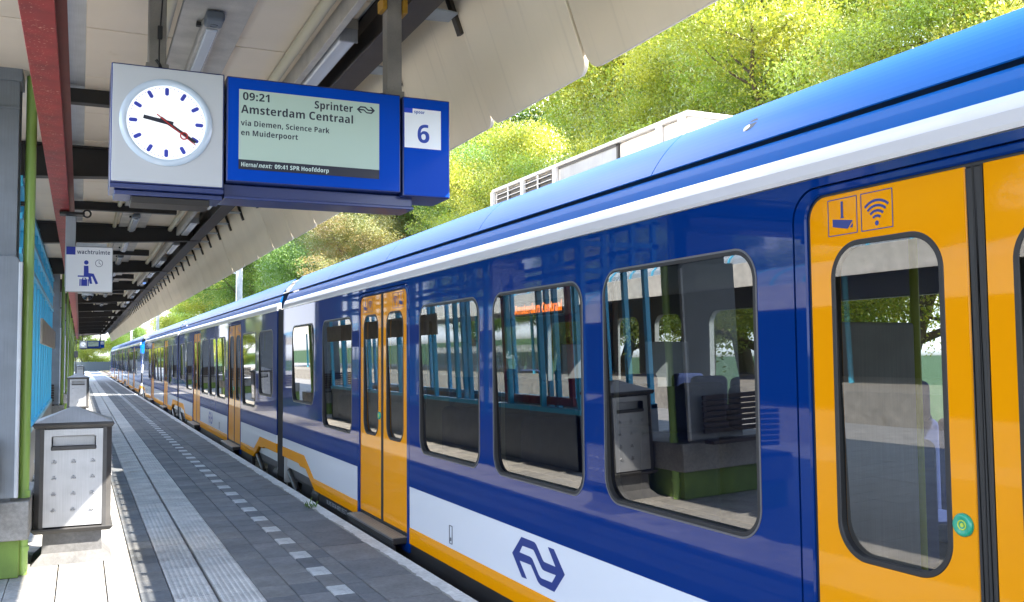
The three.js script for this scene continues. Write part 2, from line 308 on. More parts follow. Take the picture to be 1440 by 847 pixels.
// ---------------------------------------------------------------- canopy over the platform
const BEAMZ = []; for (let k = -1; k < 14; k++) BEAMZ.push(-4.3 - 5.55 * k);
const CEND = -75.5;
{
  const c = thing('station_canopy', 'long platform canopy of dark steel beams, cream ceiling panels and hanging cream edge panels', 'canopy');
  obj('roof_deck', bx(-1.42, 1.80, 3.585, 3.70, 7, CEND), M.greyLight, c);
  const right = metric(rb(0.0, 1.50, 3.55, 3.58, -0.544, 0.544, 0.006, 1)), left = metric(rb(-1.36, -0.26, 3.55, 3.58, -0.544, 0.544, 0.006, 1));
  for (let k = 0; k < 74; k++) {
    const z = -6.26 + 0.55 + 1.1 * 11 - 1.1 * k;
    share('ceiling_panel', right, M.ceil, c, 0, rr(-0.002, 0.002), z); share('ceiling_panel', left, M.ceil, c, 0, rr(-0.002, 0.002), z);
  }
  // tapered cross beams: web and flanges
  const web = ext(poly([[-1.4, 3.548], [-1.4, 3.235], [-0.6, 3.235], [1.66, 3.36], [1.66, 3.548]]), 0.014).translate(0, 0, -0.007);
  const fl = (x0, y0, x1, y1) => { const a = Math.atan2(y1 - y0, x1 - x0), l = Math.hypot(x1 - x0, y1 - y0); return new THREE.BoxGeometry(l, 0.016, 0.15).rotateZ(a).translate((x0 + x1) / 2, (y0 + y1) / 2, 0); };
  const beam = metric(join([web, fl(-1.4, 3.226, -0.6, 3.226), fl(-0.6, 3.225, 1.7, 3.352), fl(-1.4, 3.538, 1.66, 3.538)]));
  const mid = metric(rb(-0.3, 1.15, 3.44, 3.548, -0.05, 0.05, 0.006, 1));
  BEAMZ.forEach((z, i) => { share('crossbeam', beam, M.darkSteel, c, 0, 0, z); if (z < -8) share('short_beam', mid, M.darkSteel, c, 0, 0, z + 2.1); });
  obj('edge_girder', [bx(1.595, 1.609, 3.36, 3.57, 7, CEND), rb(1.53, 1.69, 3.345, 3.362, 7, CEND, 0.004, 1), bx(1.53, 1.69, 3.562, 3.578, 7, CEND)], M.girder, c);
  const rbm = obj('ridge_beam', [bx(-0.198, -0.186, 3.012, 3.21, 7, CEND), bx(-0.27, -0.085, 3.205, 3.222, 7, CEND)], M.redDark, c);
  obj('flange', rb(-0.262, -0.122, 2.995, 3.013, 7, -40, 0.004, 1), M.red, rbm);
  obj('flange', rb(-0.262, -0.122, 2.995, 3.013, -40.01, CEND, 0.004, 1), M.red, rbm);
  // hanging edge panels, rounded at their lower corners
  const dir = V(0.24, -0.66, 0).normalize(), nrm = V(dir.y, -dir.x, 0).negate();
  const basis = new THREE.Matrix4().makeBasis(V(0, 0, 1), dir, V(0, 0, 1).cross(dir)).setPosition(1.86, 3.46, 0);
  const base = ext(rrect(-0.544, 0.544, -0.17, 0.702, [0.0, 0.0, 0.085, 0.085]), 0.028, 0.004).applyMatrix4(basis);
  const pg = [metric(base)];
  const pm = [M.fascia, M.fascia.clone(), M.fascia.clone()]; pm[1].color.setRGB(0.81, 0.705, 0.545); pm[2].color.setRGB(0.86, 0.755, 0.59);
  const strapG = metric(join([rb(-0.026, 0.026, -0.10, 0.17, -0.028, -0.001, 0.004, 1), new THREE.CylinderGeometry(0.010, 0.010, 0.012, 8).rotateX(Math.PI / 2).translate(0, 0.14, -0.024)]).applyMatrix4(basis));
  const gus = metric(ext(poly([[1.60, -0.05], [1.66, -0.10], [1.86, -0.07], [1.86, 0.07], [1.66, 0.10], [1.60, 0.05]]), 0.010).rotateX(Math.PI / 2 ).translate(0, 3.395, 0));
  const lath = metric(rb(-0.02, 0.02, -0.16, 0.61, 0.030, 0.038, 0.002, 1).applyMatrix4(basis));
  for (let k = 0; k < 74; k++) {
    const z = -3.69 - 0.55 + 1.1 * 9 - 1.1 * k;
    const m = share('fascia_panel', pg[0], pm[(hash(k, 7) * 3) | 0], c, rr(-0.004, 0.004), rr(-0.004, 0.004), z);
    share('seam_lath', lath, M.slat, c, 0, 0, z - 0.55); share('panel_bracket', strapG, M.girder, c, 0, 0, z - 0.55); share('gusset_plate', gus, M.plate, c, 0, 0, z - 0.55);
  }
  obj('rear_edge_trim', ext(poly([[-1.47, 3.70], [-1.47, 3.36], [-1.43, 3.36], [-1.43, 3.70]]), 82).translate(0, 0, CEND), M.fascia, c);
  // light tray, conduits and the trim beside the girder
  obj('light_tray', rb(0.50, 0.88, 3.515, 3.549, 7, CEND, 0.006, 1), M.lampBody, c);
  obj('conduit', tube([[0.44, 3.52, 7], [0.44, 3.52, -20], [0.44, 3.52, CEND]], 0.028, 10), M.conduit, c);
  obj('conduit', tube([[1.24, 3.51, 7], [1.24, 3.51, -20], [1.24, 3.51, CEND]], 0.036, 10), M.conduit, c);
  obj('trim_board', rb(1.33, 1.375, 3.42, 3.548, 7, CEND, 0.004, 1), M.lampBody, c);
}
// fluorescent fittings
{
  const a = thing('fluorescent_light', 'long slim fluorescent light with grey end cap, nearest on the tray above the station clock', 'ceiling light', 0.68, 3.51, -5.53, 'lights in a row on the white ceiling tray');
  obj('housing', rb(-0.055, 0.055, -0.05, 0.003, -1.75, -0.16, 0.012), M.lampBody, a);
  obj('tube_cover', rb(-0.035, 0.035, -0.068, -0.045, -1.7, -0.18, 0.012), M.lampTube, a);
  obj('end_cap', [rb(-0.052, 0.052, -0.06, 0.0, -0.155, 0, 0.018), new THREE.TorusGeometry(0.022, 0.004, 6, 16).rotateX(Math.PI / 2).translate(0, -0.061, -0.1)], M.grey, a);
  obj('clip', [rb(-0.085, -0.058, -0.03, -0.005, -0.25, -0.21, 0.004), rb(-0.085, -0.058, -0.03, -0.005, -1.45, -1.41, 0.004)], M.darkSteel, a);
  const lab = ['second', 'third', 'fourth', 'fifth', 'sixth', 'seventh', 'eighth', 'ninth', 'tenth', 'eleventh', 'twelfth'];
  for (let k = 1; k < 12; k++) copy(a, 0.68, 3.51, -5.53 - 2.775 * k, `${lab[k - 1]} light from the camera in the row on the white ceiling tray`);
  const b = thing('box_light', 'boxed fluorescent light beside the dark girder, right above the blue departure display', 'ceiling light', 1.44, 3.5, -5.45, 'boxed lights in a row beside the girder');
  obj('housing', rb(-0.062, 0.062, -0.02, 0.048, -1.5, 0, 0.008), M.lampBody, b);
  obj('lens', rb(-0.05, 0.05, -0.095, -0.018, -1.48, -0.02, 0.014), M.lampTube, b);
  obj('end_plate', rb(-0.058, 0.058, -0.10, -0.015, -0.018, 0.003, 0.006), M.mesh, b);
  for (let k = 1; k < 12; k++) copy(b, 1.44, 3.5, -5.45 - 2.775 * k, `${lab[k - 1]} boxed light from the camera in the row beside the girder`);
}

// ---------------------------------------------------------------- columns, plinths, pipes and waiting room on the left
{
  const c = thing('steel_column', 'grey steel column at the left edge of the photo behind the green pipe', 'column', -0.6, 0.53, -7.5, 'grey steel columns along the platform');
  obj('shaft', [rb(-0.35, 0.185, 0, 2.93, 0.13, 0.15, 0.004, 1), rb(-0.35, 0.185, 0, 2.93, -0.15, -0.13, 0.004, 1), bx(-0.02, 0.0, 0, 2.93, -0.13, 0.13)], M.grey, c);
  obj('cap_plate', [rb(-0.36, 0.20, 2.93, 3.02, -0.16, 0.16, 0.004, 1), rb(-0.35, 0.19, 2.73, 2.745, 0.15, 0.165, 0.003, 1)], M.grey, c);
  obj('edge_cover', ext(rrect(-0.4, 0.215, 0, 1.66, [0, 0, 0.05, 0]), 0.03, 0.006).translate(0, 0.03, 0.19), M.grey, c);
  obj('cover_trim', [rb(0.205, 0.232, 0.03, 1.65, 0.185, 0.225, 0.008)], M.greyLight, c);
  const p = thing('concrete_plinth', 'concrete ledge on a green base under the nearest grey column', 'plinth', -0.9, 0, -7.85, 'concrete ledges on green bases');
  obj('ledge', rb(-0.7, 0.60, 0.268, 0.533, -0.6, 0.55, 0.012), M.conc, p);
  obj('base', rb(-0.7, 0.54, 0, 0.268, -0.52, 0.46, 0.008), M.greenBase, p);
  const b = thing('slatted_bench', 'dark wooden slatted bench on the concrete ledge at the lower left', 'bench', -0.75, 0.533, -7.2, 'slatted benches on the ledges');
  for (let k = 0; k < 7; k++) obj('back_slat', rb(-0.6, 0.265, 0.09 + k * 0.052, 0.132 + k * 0.052, -0.02, 0.005, 0.006, 1), M.slat, b);
  for (let k = 0; k < 3; k++) obj('seat_slat', rb(-0.6, 0.28, 0.0, 0.035, 0.01 + k * 0.05, 0.052 + k * 0.05, 0.006, 1), M.slat, b);
  const d = thing('drain_pipe', 'glossy green round pipe standing beside the nearest grey column', 'pipe', -0.345, 0, -7.5, 'green pipes beside the columns');
  obj('pipe_run', [bar([0, 0, 0], [0, 3.54, 0], 0.036, 20)], M.pipe, d);
  obj('collar', cyl(0.043, 0.05, 0, 0.56, 0, 20), M.pipe, d); obj('collar', cyl(0.043, 0.03, 0, 0.18, 0, 20), M.pipe, d);
  obj('wall_clip', [rb(-0.06, -0.03, 1.66, 1.69, -0.02, 0.02, 0.004, 1), rb(-0.06, -0.03, 2.6, 2.63, -0.02, 0.02, 0.004, 1)], M.darkSteel, d);
  const zs = [-22.4, -29.6, -37, -44.5, -52, -60], w = ['second', 'third', 'fourth', 'fifth', 'sixth', 'seventh'];
  zs.forEach((z, i) => {
    copy(c, -0.6, 0.53, z, `${w[i]} grey steel column from the camera along the platform`);
    copy(p, -0.9, 0, z - 0.35, `${w[i]} concrete ledge on a green base from the camera`);
    copy(b, -0.75, 0.533, z + 0.3, `${w[i]} dark slatted bench from the camera, on its concrete ledge`);
    copy(d, -0.345, 0, z - 0.02, `${w[i]} green pipe from the camera along the platform`);
  });
}
{
  const r = thing('waiting_room', 'glazed waiting room with bright cyan steel frames behind the green pipe', 'waiting room', -1.05, 0, -15.3);
  const X1 = 0.55, X0 = -0.55, ZA = 5.7, ZB = -5.9;
  obj('base_wall', [rb(X1 - 0.1, X1, 0, 0.66, ZB, ZA, 0.006, 1), rb(X0, X0 + 0.1, 0, 0.66, ZB, ZA, 0.006, 1), bx(X0, X1, 0, 0.66, ZA - 0.1, ZA - 0.003), bx(X0, X1, 0, 0.66, ZB + 0.003, ZB + 0.1)], M.grey, r);
  const post = metric(rb(-0.032, 0.032, 0.66, 3.14, -0.032, 0.032, 0.006, 1)), paneG = new THREE.PlaneGeometry(0.9, 2.4).rotateY(Math.PI / 2);
  for (let k = 0; k < 13; k++) {
    const z = ZA - 0.05 - k * (ZA - ZB - 0.1) / 12;
    share('post', post, M.cyan, r, X1 - 0.05, 0, z); share('post', post, M.cyan, r, X0 + 0.05, 0, z);
    if (k < 12) { share('glass_pane', paneG, M.clear, r, X1 - 0.05, 1.87, z - 0.48); share('glass_pane', paneG, M.clear, r, X0 + 0.05, 1.87, z - 0.48); }
    // slim paired struts that stand just inside the front wall
    if (k % 3 === 1) for (const s of [-0.11, 0.11]) share('strut', post, M.cyan, r, X1 - 0.22, 0, z + s);
  }
  for (const x of [-0.2, 0.2]) for (const z of [ZA - 0.05, ZB + 0.05]) share('post', post, M.cyan, r, x, 0, z);
  for (const y of [0.69, 2.5, 2.82, 3.12]) obj('rail', [rb(X1 - 0.105, X1 + 0.004, y - 0.03, y + 0.03, ZB, ZA, 0.006, 1), rb(X0, X0 + 0.1, y - 0.03, y + 0.03, ZB, ZA, 0.006, 1), rb(X0, X1 - 0.11, y - 0.03, y + 0.03, ZA - 0.06, ZA, 0.006, 1), rb(X0, X1 - 0.11, y - 0.03, y + 0.03, ZB, ZB + 0.06, 0.006, 1)], M.cyan, r);
  for (let k = 0; k < 6; k++) { share('roof_pane', new THREE.PlaneGeometry(1.0, 1.85).rotateX(-Math.PI / 2), M.opal, r, 0, 3.16, ZA - 0.98 - k * 1.93); obj('roof_bar', rb(X0, X1, 3.12, 3.19, ZA - 0.05 - k * 1.93, ZA + 0.01 - k * 1.93, 0.006, 1), M.cyan, r); }
  obj('name_board', rb(X1 + 0.006, X1 + 0.04, 1.72, 2.06, ZB, 1.2, 0.006, 1), M.beige, r);
  const fr = obj('notice_frame', [rb(X1 - 0.16, X1 - 0.11, 0.74, 0.84, 3.4, 5.35, 0.01, 1), rb(X1 - 0.16, X1 - 0.11, 2.26, 2.36, 3.4, 5.35, 0.01, 1), rb(X1 - 0.158, X1 - 0.112, 0.84, 2.26, 3.4, 3.5, 0.01, 1), rb(X1 - 0.158, X1 - 0.112, 0.84, 2.26, 5.25, 5.35, 0.01, 1)], std([0.25, 0.012, 0.012], 0.5), r);
}
// hanging waiting-room sign with its dome camera
{
  const s = thing('waiting_room_sign', 'square white hanging sign reading wachtruimte with a seated figure', 'sign', 0.07, 2.18, -10.4);
  obj('sign_box', rb(-0.218, 0.218, 0, 0.46, -0.04, 0.04, 0.006), M.greyLight, s);
  const cv = document.createElement('canvas'); cv.width = cv.height = 512; const g = cv.getContext('2d');
  g.fillStyle = '#e6e8ea'; g.fillRect(0, 0, 512, 512); g.fillStyle = '#152f9a'; g.fillRect(0, 0, 100, 92);
  g.fillStyle = '#2b3550'; g.font = 'bold 66px sans-serif'; g.fillText('wachtruimte', 118, 80, 372);
  g.fillStyle = '#152f9a'; g.beginPath(); g.arc(222, 178, 25, 0, 7); g.fill();
  g.beginPath(); g.moveTo(196, 215); g.lineTo(246, 215); g.lineTo(250, 300); g.lineTo(306, 306); g.lineTo(358, 420); g.lineTo(330, 428); g.lineTo(290, 340); g.lineTo(276, 340); g.lineTo(292, 424); g.lineTo(264, 424); g.lineTo(246, 340); g.lineTo(196, 330); g.fill();
  g.fillRect(130, 330, 120, 16); g.fillRect(150, 372, 104, 78); g.clearRect; g.fillStyle = '#e6e8ea'; g.fillRect(163, 372, 6, 78); g.fillRect(236, 372, 6, 78); g.fillStyle = '#152f9a'; g.fillRect(180, 355, 44, 20); g.fillStyle = '#e6e8ea'; g.fillRect(190, 363, 24, 12);
  g.strokeStyle = '#2b3550'; g.lineWidth = 5; g.beginPath(); g.arc(364, 184, 40, 0, 7); g.stroke(); g.beginPath(); g.moveTo(364, 158); g.lineTo(364, 184); g.lineTo(388, 196); g.stroke();
  const t = new THREE.CanvasTexture(cv); t.colorSpace = THREE.SRGBColorSpace;
  obj('sign_face', new THREE.PlaneGeometry(0.424, 0.448).translate(0, 0.23, 0.0425), new THREE.MeshStandardMaterial({ map: t, roughness: 0.4 }), s, true);
  obj('hanger', [rb(-0.225, -0.13, 0.05, 0.82, -0.07, -0.045, 0.004, 1)], M.greyLight, s);
  obj('clamp', [rb(-0.28, -0.05, 0.775, 0.80, -0.09, 0.09, 0.006), new THREE.TorusGeometry(0.035, 0.009, 8, 16).translate(-0.03, 0.79, 0.06)], M.darkSteel, s);
  obj('top_rail', rb(-0.12, 0.16, 0.462, 0.50, -0.03, 0.03, 0.004, 1), M.greyLight, s);
  const d = thing('dome_camera', 'small white dome camera hanging under the wachtruimte sign', 'camera', 0.06, 2.08, -10.44);
  obj('bracket', [cyl(0.055, 0.03, 0, 0.082, 0, 20)], M.greyLight, d);
  obj('dome', new THREE.SphereGeometry(0.05, 20, 10, 0, 6.29, Math.PI / 2, Math.PI / 2).translate(0, 0.07, 0), M.glass, d);
  obj('lens', new THREE.SphereGeometry(0.022, 12, 8).translate(0, 0.055, 0), M.rubber, d);
}

// ---------------------------------------------------------------- the railway logo outline, shared by train and display
const LOGO = [[0.201, 0.113], [0.055, 0.113], [0.025, 0.112], [0.002, 0.102], [-0.077, 0.033], [-0.094, 0.024], [-0.237, 0.024], [-0.146, 0.116], [-0.218, 0.116], [-0.345, 0.003], [-0.220, -0.116], [-0.051, -0.115], [-0.026, -0.108], [-0.011, -0.099], [0.075, -0.027], [0.229, -0.031], [0.132, -0.119], [0.199, -0.122], [0.333, -0.004]];
const LOGOH = [[0.189, 0.063], [0.062, 0.066], [0.038, 0.065], [0.020, 0.052], [-0.065, -0.017], [-0.079, -0.023], [-0.099, -0.025], [-0.241, -0.021], [-0.192, -0.071], [-0.063, -0.075], [-0.043, -0.071], [-0.024, -0.061], [0.045, 0.002], [0.060, 0.013], [0.086, 0.018], [0.230, 0.018]];
function fit(g, s, x, y, w) { g.save(); g.translate(x, y); const m = g.measureText(s).width; g.scale(w / m, 1); g.fillText(s, 0, 0); g.restore(); }

// ---------------------------------------------------------------- station clock and departure display
function departureSign(name, label) {
  const s = thing(name, label, 'departure display', 0.9, 2.2425, -4.5); s.scale.setScalar(0.9);
  const X = (a) => a - 1.0, Y = (a) => a - 2.325;
  const cab = (n, x0, x1, y0, y1, face, edge) => {
    const c = obj(n, rb(X(x0), X(x1), Y(y0), Y(y1), -0.30, -0.004, 0.006, 1), edge, s);
    obj('front_panel', rb(X(x0) + 0.007, X(x1) - 0.007, Y(y0) + 0.007, Y(y1) - 0.007, -0.012, 0, 0.003, 1), face, c); return c;
  };
  const ck = cab('clock_cabinet', 0.118, 0.662, 2.378, 2.982, M.signGrey, M.signDark);
  const ds = cab('display_cabinet', 0.674, 1.622, 2.42, 2.978, M.signBlue, M.signDark);
  const sp = cab('track_number_cabinet', 1.634, 1.918, 2.405, 2.974, M.signBlue, M.signDark);
  obj('blue_trim', rb(X(0.118), X(0.662), Y(2.352), Y(2.376), -0.28, -0.006, 0.003, 1), M.signDark, s);
  obj('cable_channel', [rb(X(0.14), X(0.662), Y(2.325), Y(2.35), -0.27, -0.05, 0.004, 1), rb(X(0.67), X(1.712), Y(2.352), Y(2.418), -0.27, -0.07, 0.006, 1), rb(X(0.67), X(1.712), Y(2.335), Y(2.352), -0.28, -0.04, 0.004, 1)], M.signDark, s);
  obj('black_tray', rb(X(0.22), X(0.60), Y(2.29), Y(2.324), -0.26, -0.06, 0.004, 1), M.darkSteel, s);
  // clock
  const cx = X(0.379), cy = Y(2.697), R = 0.189;
  obj('clock_ring', new THREE.LatheGeometry([[R + 0.034, 0], [R + 0.034, 0.006], [R + 0.02, 0.014], [R + 0.004, 0.014], [R, 0.004]].map((p) => new THREE.Vector2(...p)), 56).rotateX(Math.PI / 2).translate(cx, cy, 0.001), M.clockRing, ck);
  obj('clock_face', new THREE.CylinderGeometry(R, R, 0.006, 56).rotateX(Math.PI / 2).translate(cx, cy, 0.004), M.clockFace, ck);
  const hm = metric(ext(rrect(-0.0095, 0.0095, -0.02, 0.02, 0.009), 0.0012));
  for (let k = 0; k < 12; k++) { const a = k * Math.PI / 6, m = share('hour_mark', hm, M.mark, ck, cx + Math.sin(a) * 0.158, cy + Math.cos(a) * 0.158, 0.0072); m.rotation.z = -a; }
  const dots = []; for (let k = 0; k < 60; k++) if (k % 5) { const a = k * Math.PI / 30; dots.push(new THREE.CircleGeometry(0.0024, 8).translate(cx + Math.sin(a) * 0.176, cy + Math.cos(a) * 0.176, 0.0078)); }
  obj('minute_dots', dots, M.mark, ck).userData.kind = 'stuff';
  const hand = (n, deg, y0, y1, w0, w1, mat, z) => { const m = obj(n, ext(poly([[-w0, y0], [w0, y0], [w1, y1], [-w1, y1]]), 0.002), mat, ck); m.position.set(cx, cy, z); m.rotation.z = -deg * D2R; return m; };
  hand('hour_hand', 280.5, -0.032, 0.112, 0.011, 0.0095, M.hand, 0.010);
  hand('minute_hand', 123.5, -0.036, 0.168, 0.009, 0.007, M.hand, 0.0135);
  const se = hand('second_hand', 127.5, -0.06, 0.175, 0.0028, 0.002, M.second, 0.017);
  const ring = obj('second_hand_ring', new THREE.TorusGeometry(0.017, 0.0035, 6, 24).translate(0, 0.105, 0.001), M.second, se);
  // display
  const cv = document.createElement('canvas'); cv.width = 1536; cv.height = 856; const g = cv.getContext('2d');
  g.fillStyle = '#a3b9ae'; g.fillRect(0, 0, 1536, 856);
  g.fillStyle = '#10182c'; g.fillRect(0, 752, 1536, 104);
  g.font = 'bold 116px sans-serif'; fit(g, '09:21', 36, 112, 300); fit(g, 'Sprinter', 800, 126, 434);
  g.font = 'bold 122px sans-serif'; fit(g, 'Amsterdam Centraal', 22, 254, 1222);
  g.font = 'bold 80px sans-serif'; fit(g, 'via Diemen, Science Park', 20, 388, 950); fit(g, 'en Muiderpoort', 20, 492, 606);
  g.fillStyle = '#b9cfc9'; g.font = 'bold 62px sans-serif'; fit(g, 'Hierna/', 24, 826, 176); g.font = 'italic bold 62px sans-serif'; fit(g, 'next:', 204, 826, 144); g.font = 'bold 62px sans-serif'; fit(g, '09:41 SPR Hoofddorp', 376, 826, 590);
  const path = (L) => { L.forEach((p, i) => { const x = 1380 - p[0] * 310, y = 84 - p[1] * 330; i ? g.lineTo(x, y) : g.moveTo(x, y); }); g.closePath(); };
  g.fillStyle = '#10182c'; g.beginPath(); path(LOGO); g.fill(); g.fillStyle = '#a3b9ae'; g.beginPath(); path(LOGOH); g.fill();
  const t = new THREE.CanvasTexture(cv); t.colorSpace = THREE.SRGBColorSpace; t.anisotropy = 8;
  obj('screen', new THREE.PlaneGeometry(0.76, 0.424).translate(X(1.115), Y(2.70), 0.003), new THREE.MeshPhysicalMaterial({ map: t, roughness: 0.35, emissive: 0xffffff, emissiveMap: t, emissiveIntensity: 0.025 }), ds, true);
  // track number
  const c2 = document.createElement('canvas'); c2.width = c2.height = 512; const h = c2.getContext('2d');
  h.fillStyle = '#0f3fc0'; h.fillRect(0, 0, 512, 512); h.fillStyle = '#e9eef2'; h.fillRect(0, 62, 512, 450); h.fillRect(112, 0, 400, 100);
  h.fillStyle = '#123a9e'; h.font = 'bold 58px sans-serif'; fit(h, 'spoor', 132, 60, 150); h.font = 'bold 330px sans-serif'; fit(h, '6', 168, 436, 190);
  const t2 = new THREE.CanvasTexture(c2); t2.colorSpace = THREE.SRGBColorSpace;
  obj('track_number_plate', new THREE.PlaneGeometry(0.218, 0.226).translate(X(1.752), Y(2.795), 0.003), new THREE.MeshStandardMaterial({ map: t2, roughness: 0.45 }), sp, true);
  for (const [x0, x1] of [[0.295, 0.382], [1.575, 1.665]]) {
    const p = obj('hanging_post', rb(X(x0), X(x1), Y(2.985), Y(3.77), -0.20, -0.11, 0.006), M.post, s);
    obj('foot_clamp', [rb(X(x0) - 0.012, X(x1) + 0.012, Y(2.984), Y(3.03), -0.21, -0.10, 0.004, 1), cyl(0.008, 0.02, X(x0) - 0.02, Y(3.01), -0.15, 8), cyl(0.008, 0.02, X(x1) + 0.02, Y(3.01), -0.15, 8)], M.post, p);
  }
  obj('beam_clamp', [rb(X(1.545), X(1.572), Y(3.50), Y(3.57), -0.2, -0.09, 0.004, 1), rb(X(1.668), X(1.695), Y(3.49), Y(3.57), -0.2, -0.09, 0.004, 1)], M.yellowClamp, s);
  obj('feed_cable', [tube([[X(0.385), Y(3.76), -0.08], [X(0.37), Y(3.56), -0.08], [X(0.355), Y(3.3), -0.09], [X(0.345), Y(3.12), -0.08], [X(0.345), Y(2.99), -0.07]], 0.004, 6, 20), rb(X(0.335), X(0.36), Y(3.15), Y(3.22), -0.09, -0.065, 0.006), tube([[X(0.33), Y(3.04), -0.08], [X(0.345), Y(3.02), -0.08], [X(0.36), Y(2.985), -0.08]], 0.008, 6, 10)], M.rubber, s);
  return s;
}
const cta = departureSign('departure_sign', 'large blue departure display with white clock reading Amsterdam Centraal, hung from the canopy');
{
  const f = cta.clone(); f.name = numbered('departure_sign'); scene.add(f); f.position.set(0.75, 2.25, -73.5);
  tag(f, 'small distant clock and display hanging at the far end of the canopy', 'departure display');
}

// ---------------------------------------------------------------- litter bins
{
  const b = thing('litter_bin', 'nearest grey metal litter bin with studded panels and pyramid roof', 'litter bin', -0.03, 0, -7.99, 'litter bins along the platform');
  const frus = (w0, d0, w1, d1, y0, y1, r = 0) => { const g = new THREE.CylinderGeometry(Math.SQRT1_2, Math.SQRT1_2, 1, 4, 1).rotateY(Math.PI / 4), p = g.attributes.position; for (let i = 0; i < p.count; i++) { const t = p.getY(i) > 0; p.setXYZ(i, p.getX(i) * (t ? w1 : w0), t ? y1 : y0, p.getZ(i) * (t ? d1 : d0)); } const q = g.toNonIndexed(); q.deleteAttribute('normal'); q.computeVertexNormals(); return q; };
  obj('foot', [frus(0.50, 0.50, 0.37, 0.37, 0, 0.075), frus(0.37, 0.37, 0.36, 0.36, 0.075, 0.235)], M.binFoot, b);
  obj('tray', [frus(0.46, 0.46, 0.50, 0.50, 0.225, 0.25), rb(-0.25, 0.25, 0.25, 0.262, -0.25, 0.25, 0.004, 1)], M.binPost, b);
  for (const [sx, sz] of [[-1, 1], [1, 1], [1, -1], [-1, -1]]) obj('corner_post', ext(poly([[0.180, 0.236], [0.205, 0.236], [0.236, 0.205], [0.236, 0.180], [0.205, 0.180], [0.180, 0.205]].map(([x, z]) => [x * sx, -z * sz])), 0.73).rotateX(-Math.PI / 2).translate(0, 0.262, 0), M.binPost, b);
  const stud = metric(new THREE.LatheGeometry([[0.017, 0], [0.015, 0.004], [0.008, 0.008], [0, 0.0085]].map((p) => new THREE.Vector2(...p)), 12).rotateX(Math.PI / 2));
  const lobe = metric(join([0, 2.09, 4.19].map((a) => new THREE.SphereGeometry(0.0068, 8, 6).scale(1, 1, 0.8).translate(Math.sin(a) * 0.0085, Math.cos(a) * 0.0085, 0.005)).concat([new THREE.CylinderGeometry(0.016, 0.018, 0.003, 14).rotateX(Math.PI / 2)])));
  const pnl = (slot) => { const s = rrect(-0.183, 0.183, 0.272, 0.985, 0.004); if (slot) s.holes.push(rrect(-0.135, 0.135, 0.845, 0.935, 0.014, THREE.Path)); return metric(ext(s, 0.012, 0.002)); };
  const solid = pnl(false), slot = pnl(true);
  for (const [a, hasSlot] of [[0, true], [Math.PI / 2, false], [Math.PI, true], [-Math.PI / 2, false]]) {
    const p = share('side_panel', hasSlot ? slot : solid, M.binPanel, b, Math.sin(a) * 0.222, 0, Math.cos(a) * 0.222); p.rotation.y = a;
    for (let i = 0; i < 3; i++) for (let j = 0; j < 4; j++) share('stud', lobe, M.binPanel, p, (i - 1) * 0.118, 0.392 + j * 0.118, 0.0125);
    if (hasSlot) { obj('slot_lip', [rb(-0.14, 0.14, 0.83, 0.862, -0.02, 0.020, 0.008)], M.binPost, p); obj('inner_flap', rb(-0.132, 0.132, 0.85, 0.93, -0.075, -0.06, 0.004, 1).rotateX(0), M.binPanel, p); }
  }
  obj('inner_liner', [bx(-0.19, -0.186, 0.27, 0.84, -0.19, 0.19), bx(0.186, 0.19, 0.27, 0.84, -0.19, 0.19), bx(-0.186, 0.186, 0.27, 0.84, -0.19, -0.186), bx(-0.186, 0.186, 0.27, 0.84, 0.186, 0.19)], M.binPost, b);
  const rf = obj('roof', [frus(0.485, 0.485, 0.03, 0.03, 1.033, 1.14)], M.binRoof, b);
  obj('roof_rim', [frus(0.478, 0.478, 0.505, 0.505, 0.994, 1.018), frus(0.505, 0.505, 0.485, 0.485, 1.018, 1.034)], M.binPost, rf);
  b.scale.set(1.1, 1, 1.06);
  copy(b, -0.03, 0, -27.4, 'second litter bin from the camera, halfway along the platform');
  copy(b, 0.02, 0, -72, 'third small distant litter bin near the end of the platform');
}

// ---------------------------------------------------------------- the train
const A = 2.40, BASE = -0.84;                                     // plane of the train's side, level of the rail heads
const side = (g, x) => g.rotateY(Math.PI / 2).translate(x, -BASE, 0);   // shapes drawn as (distance along the car, height above platform)
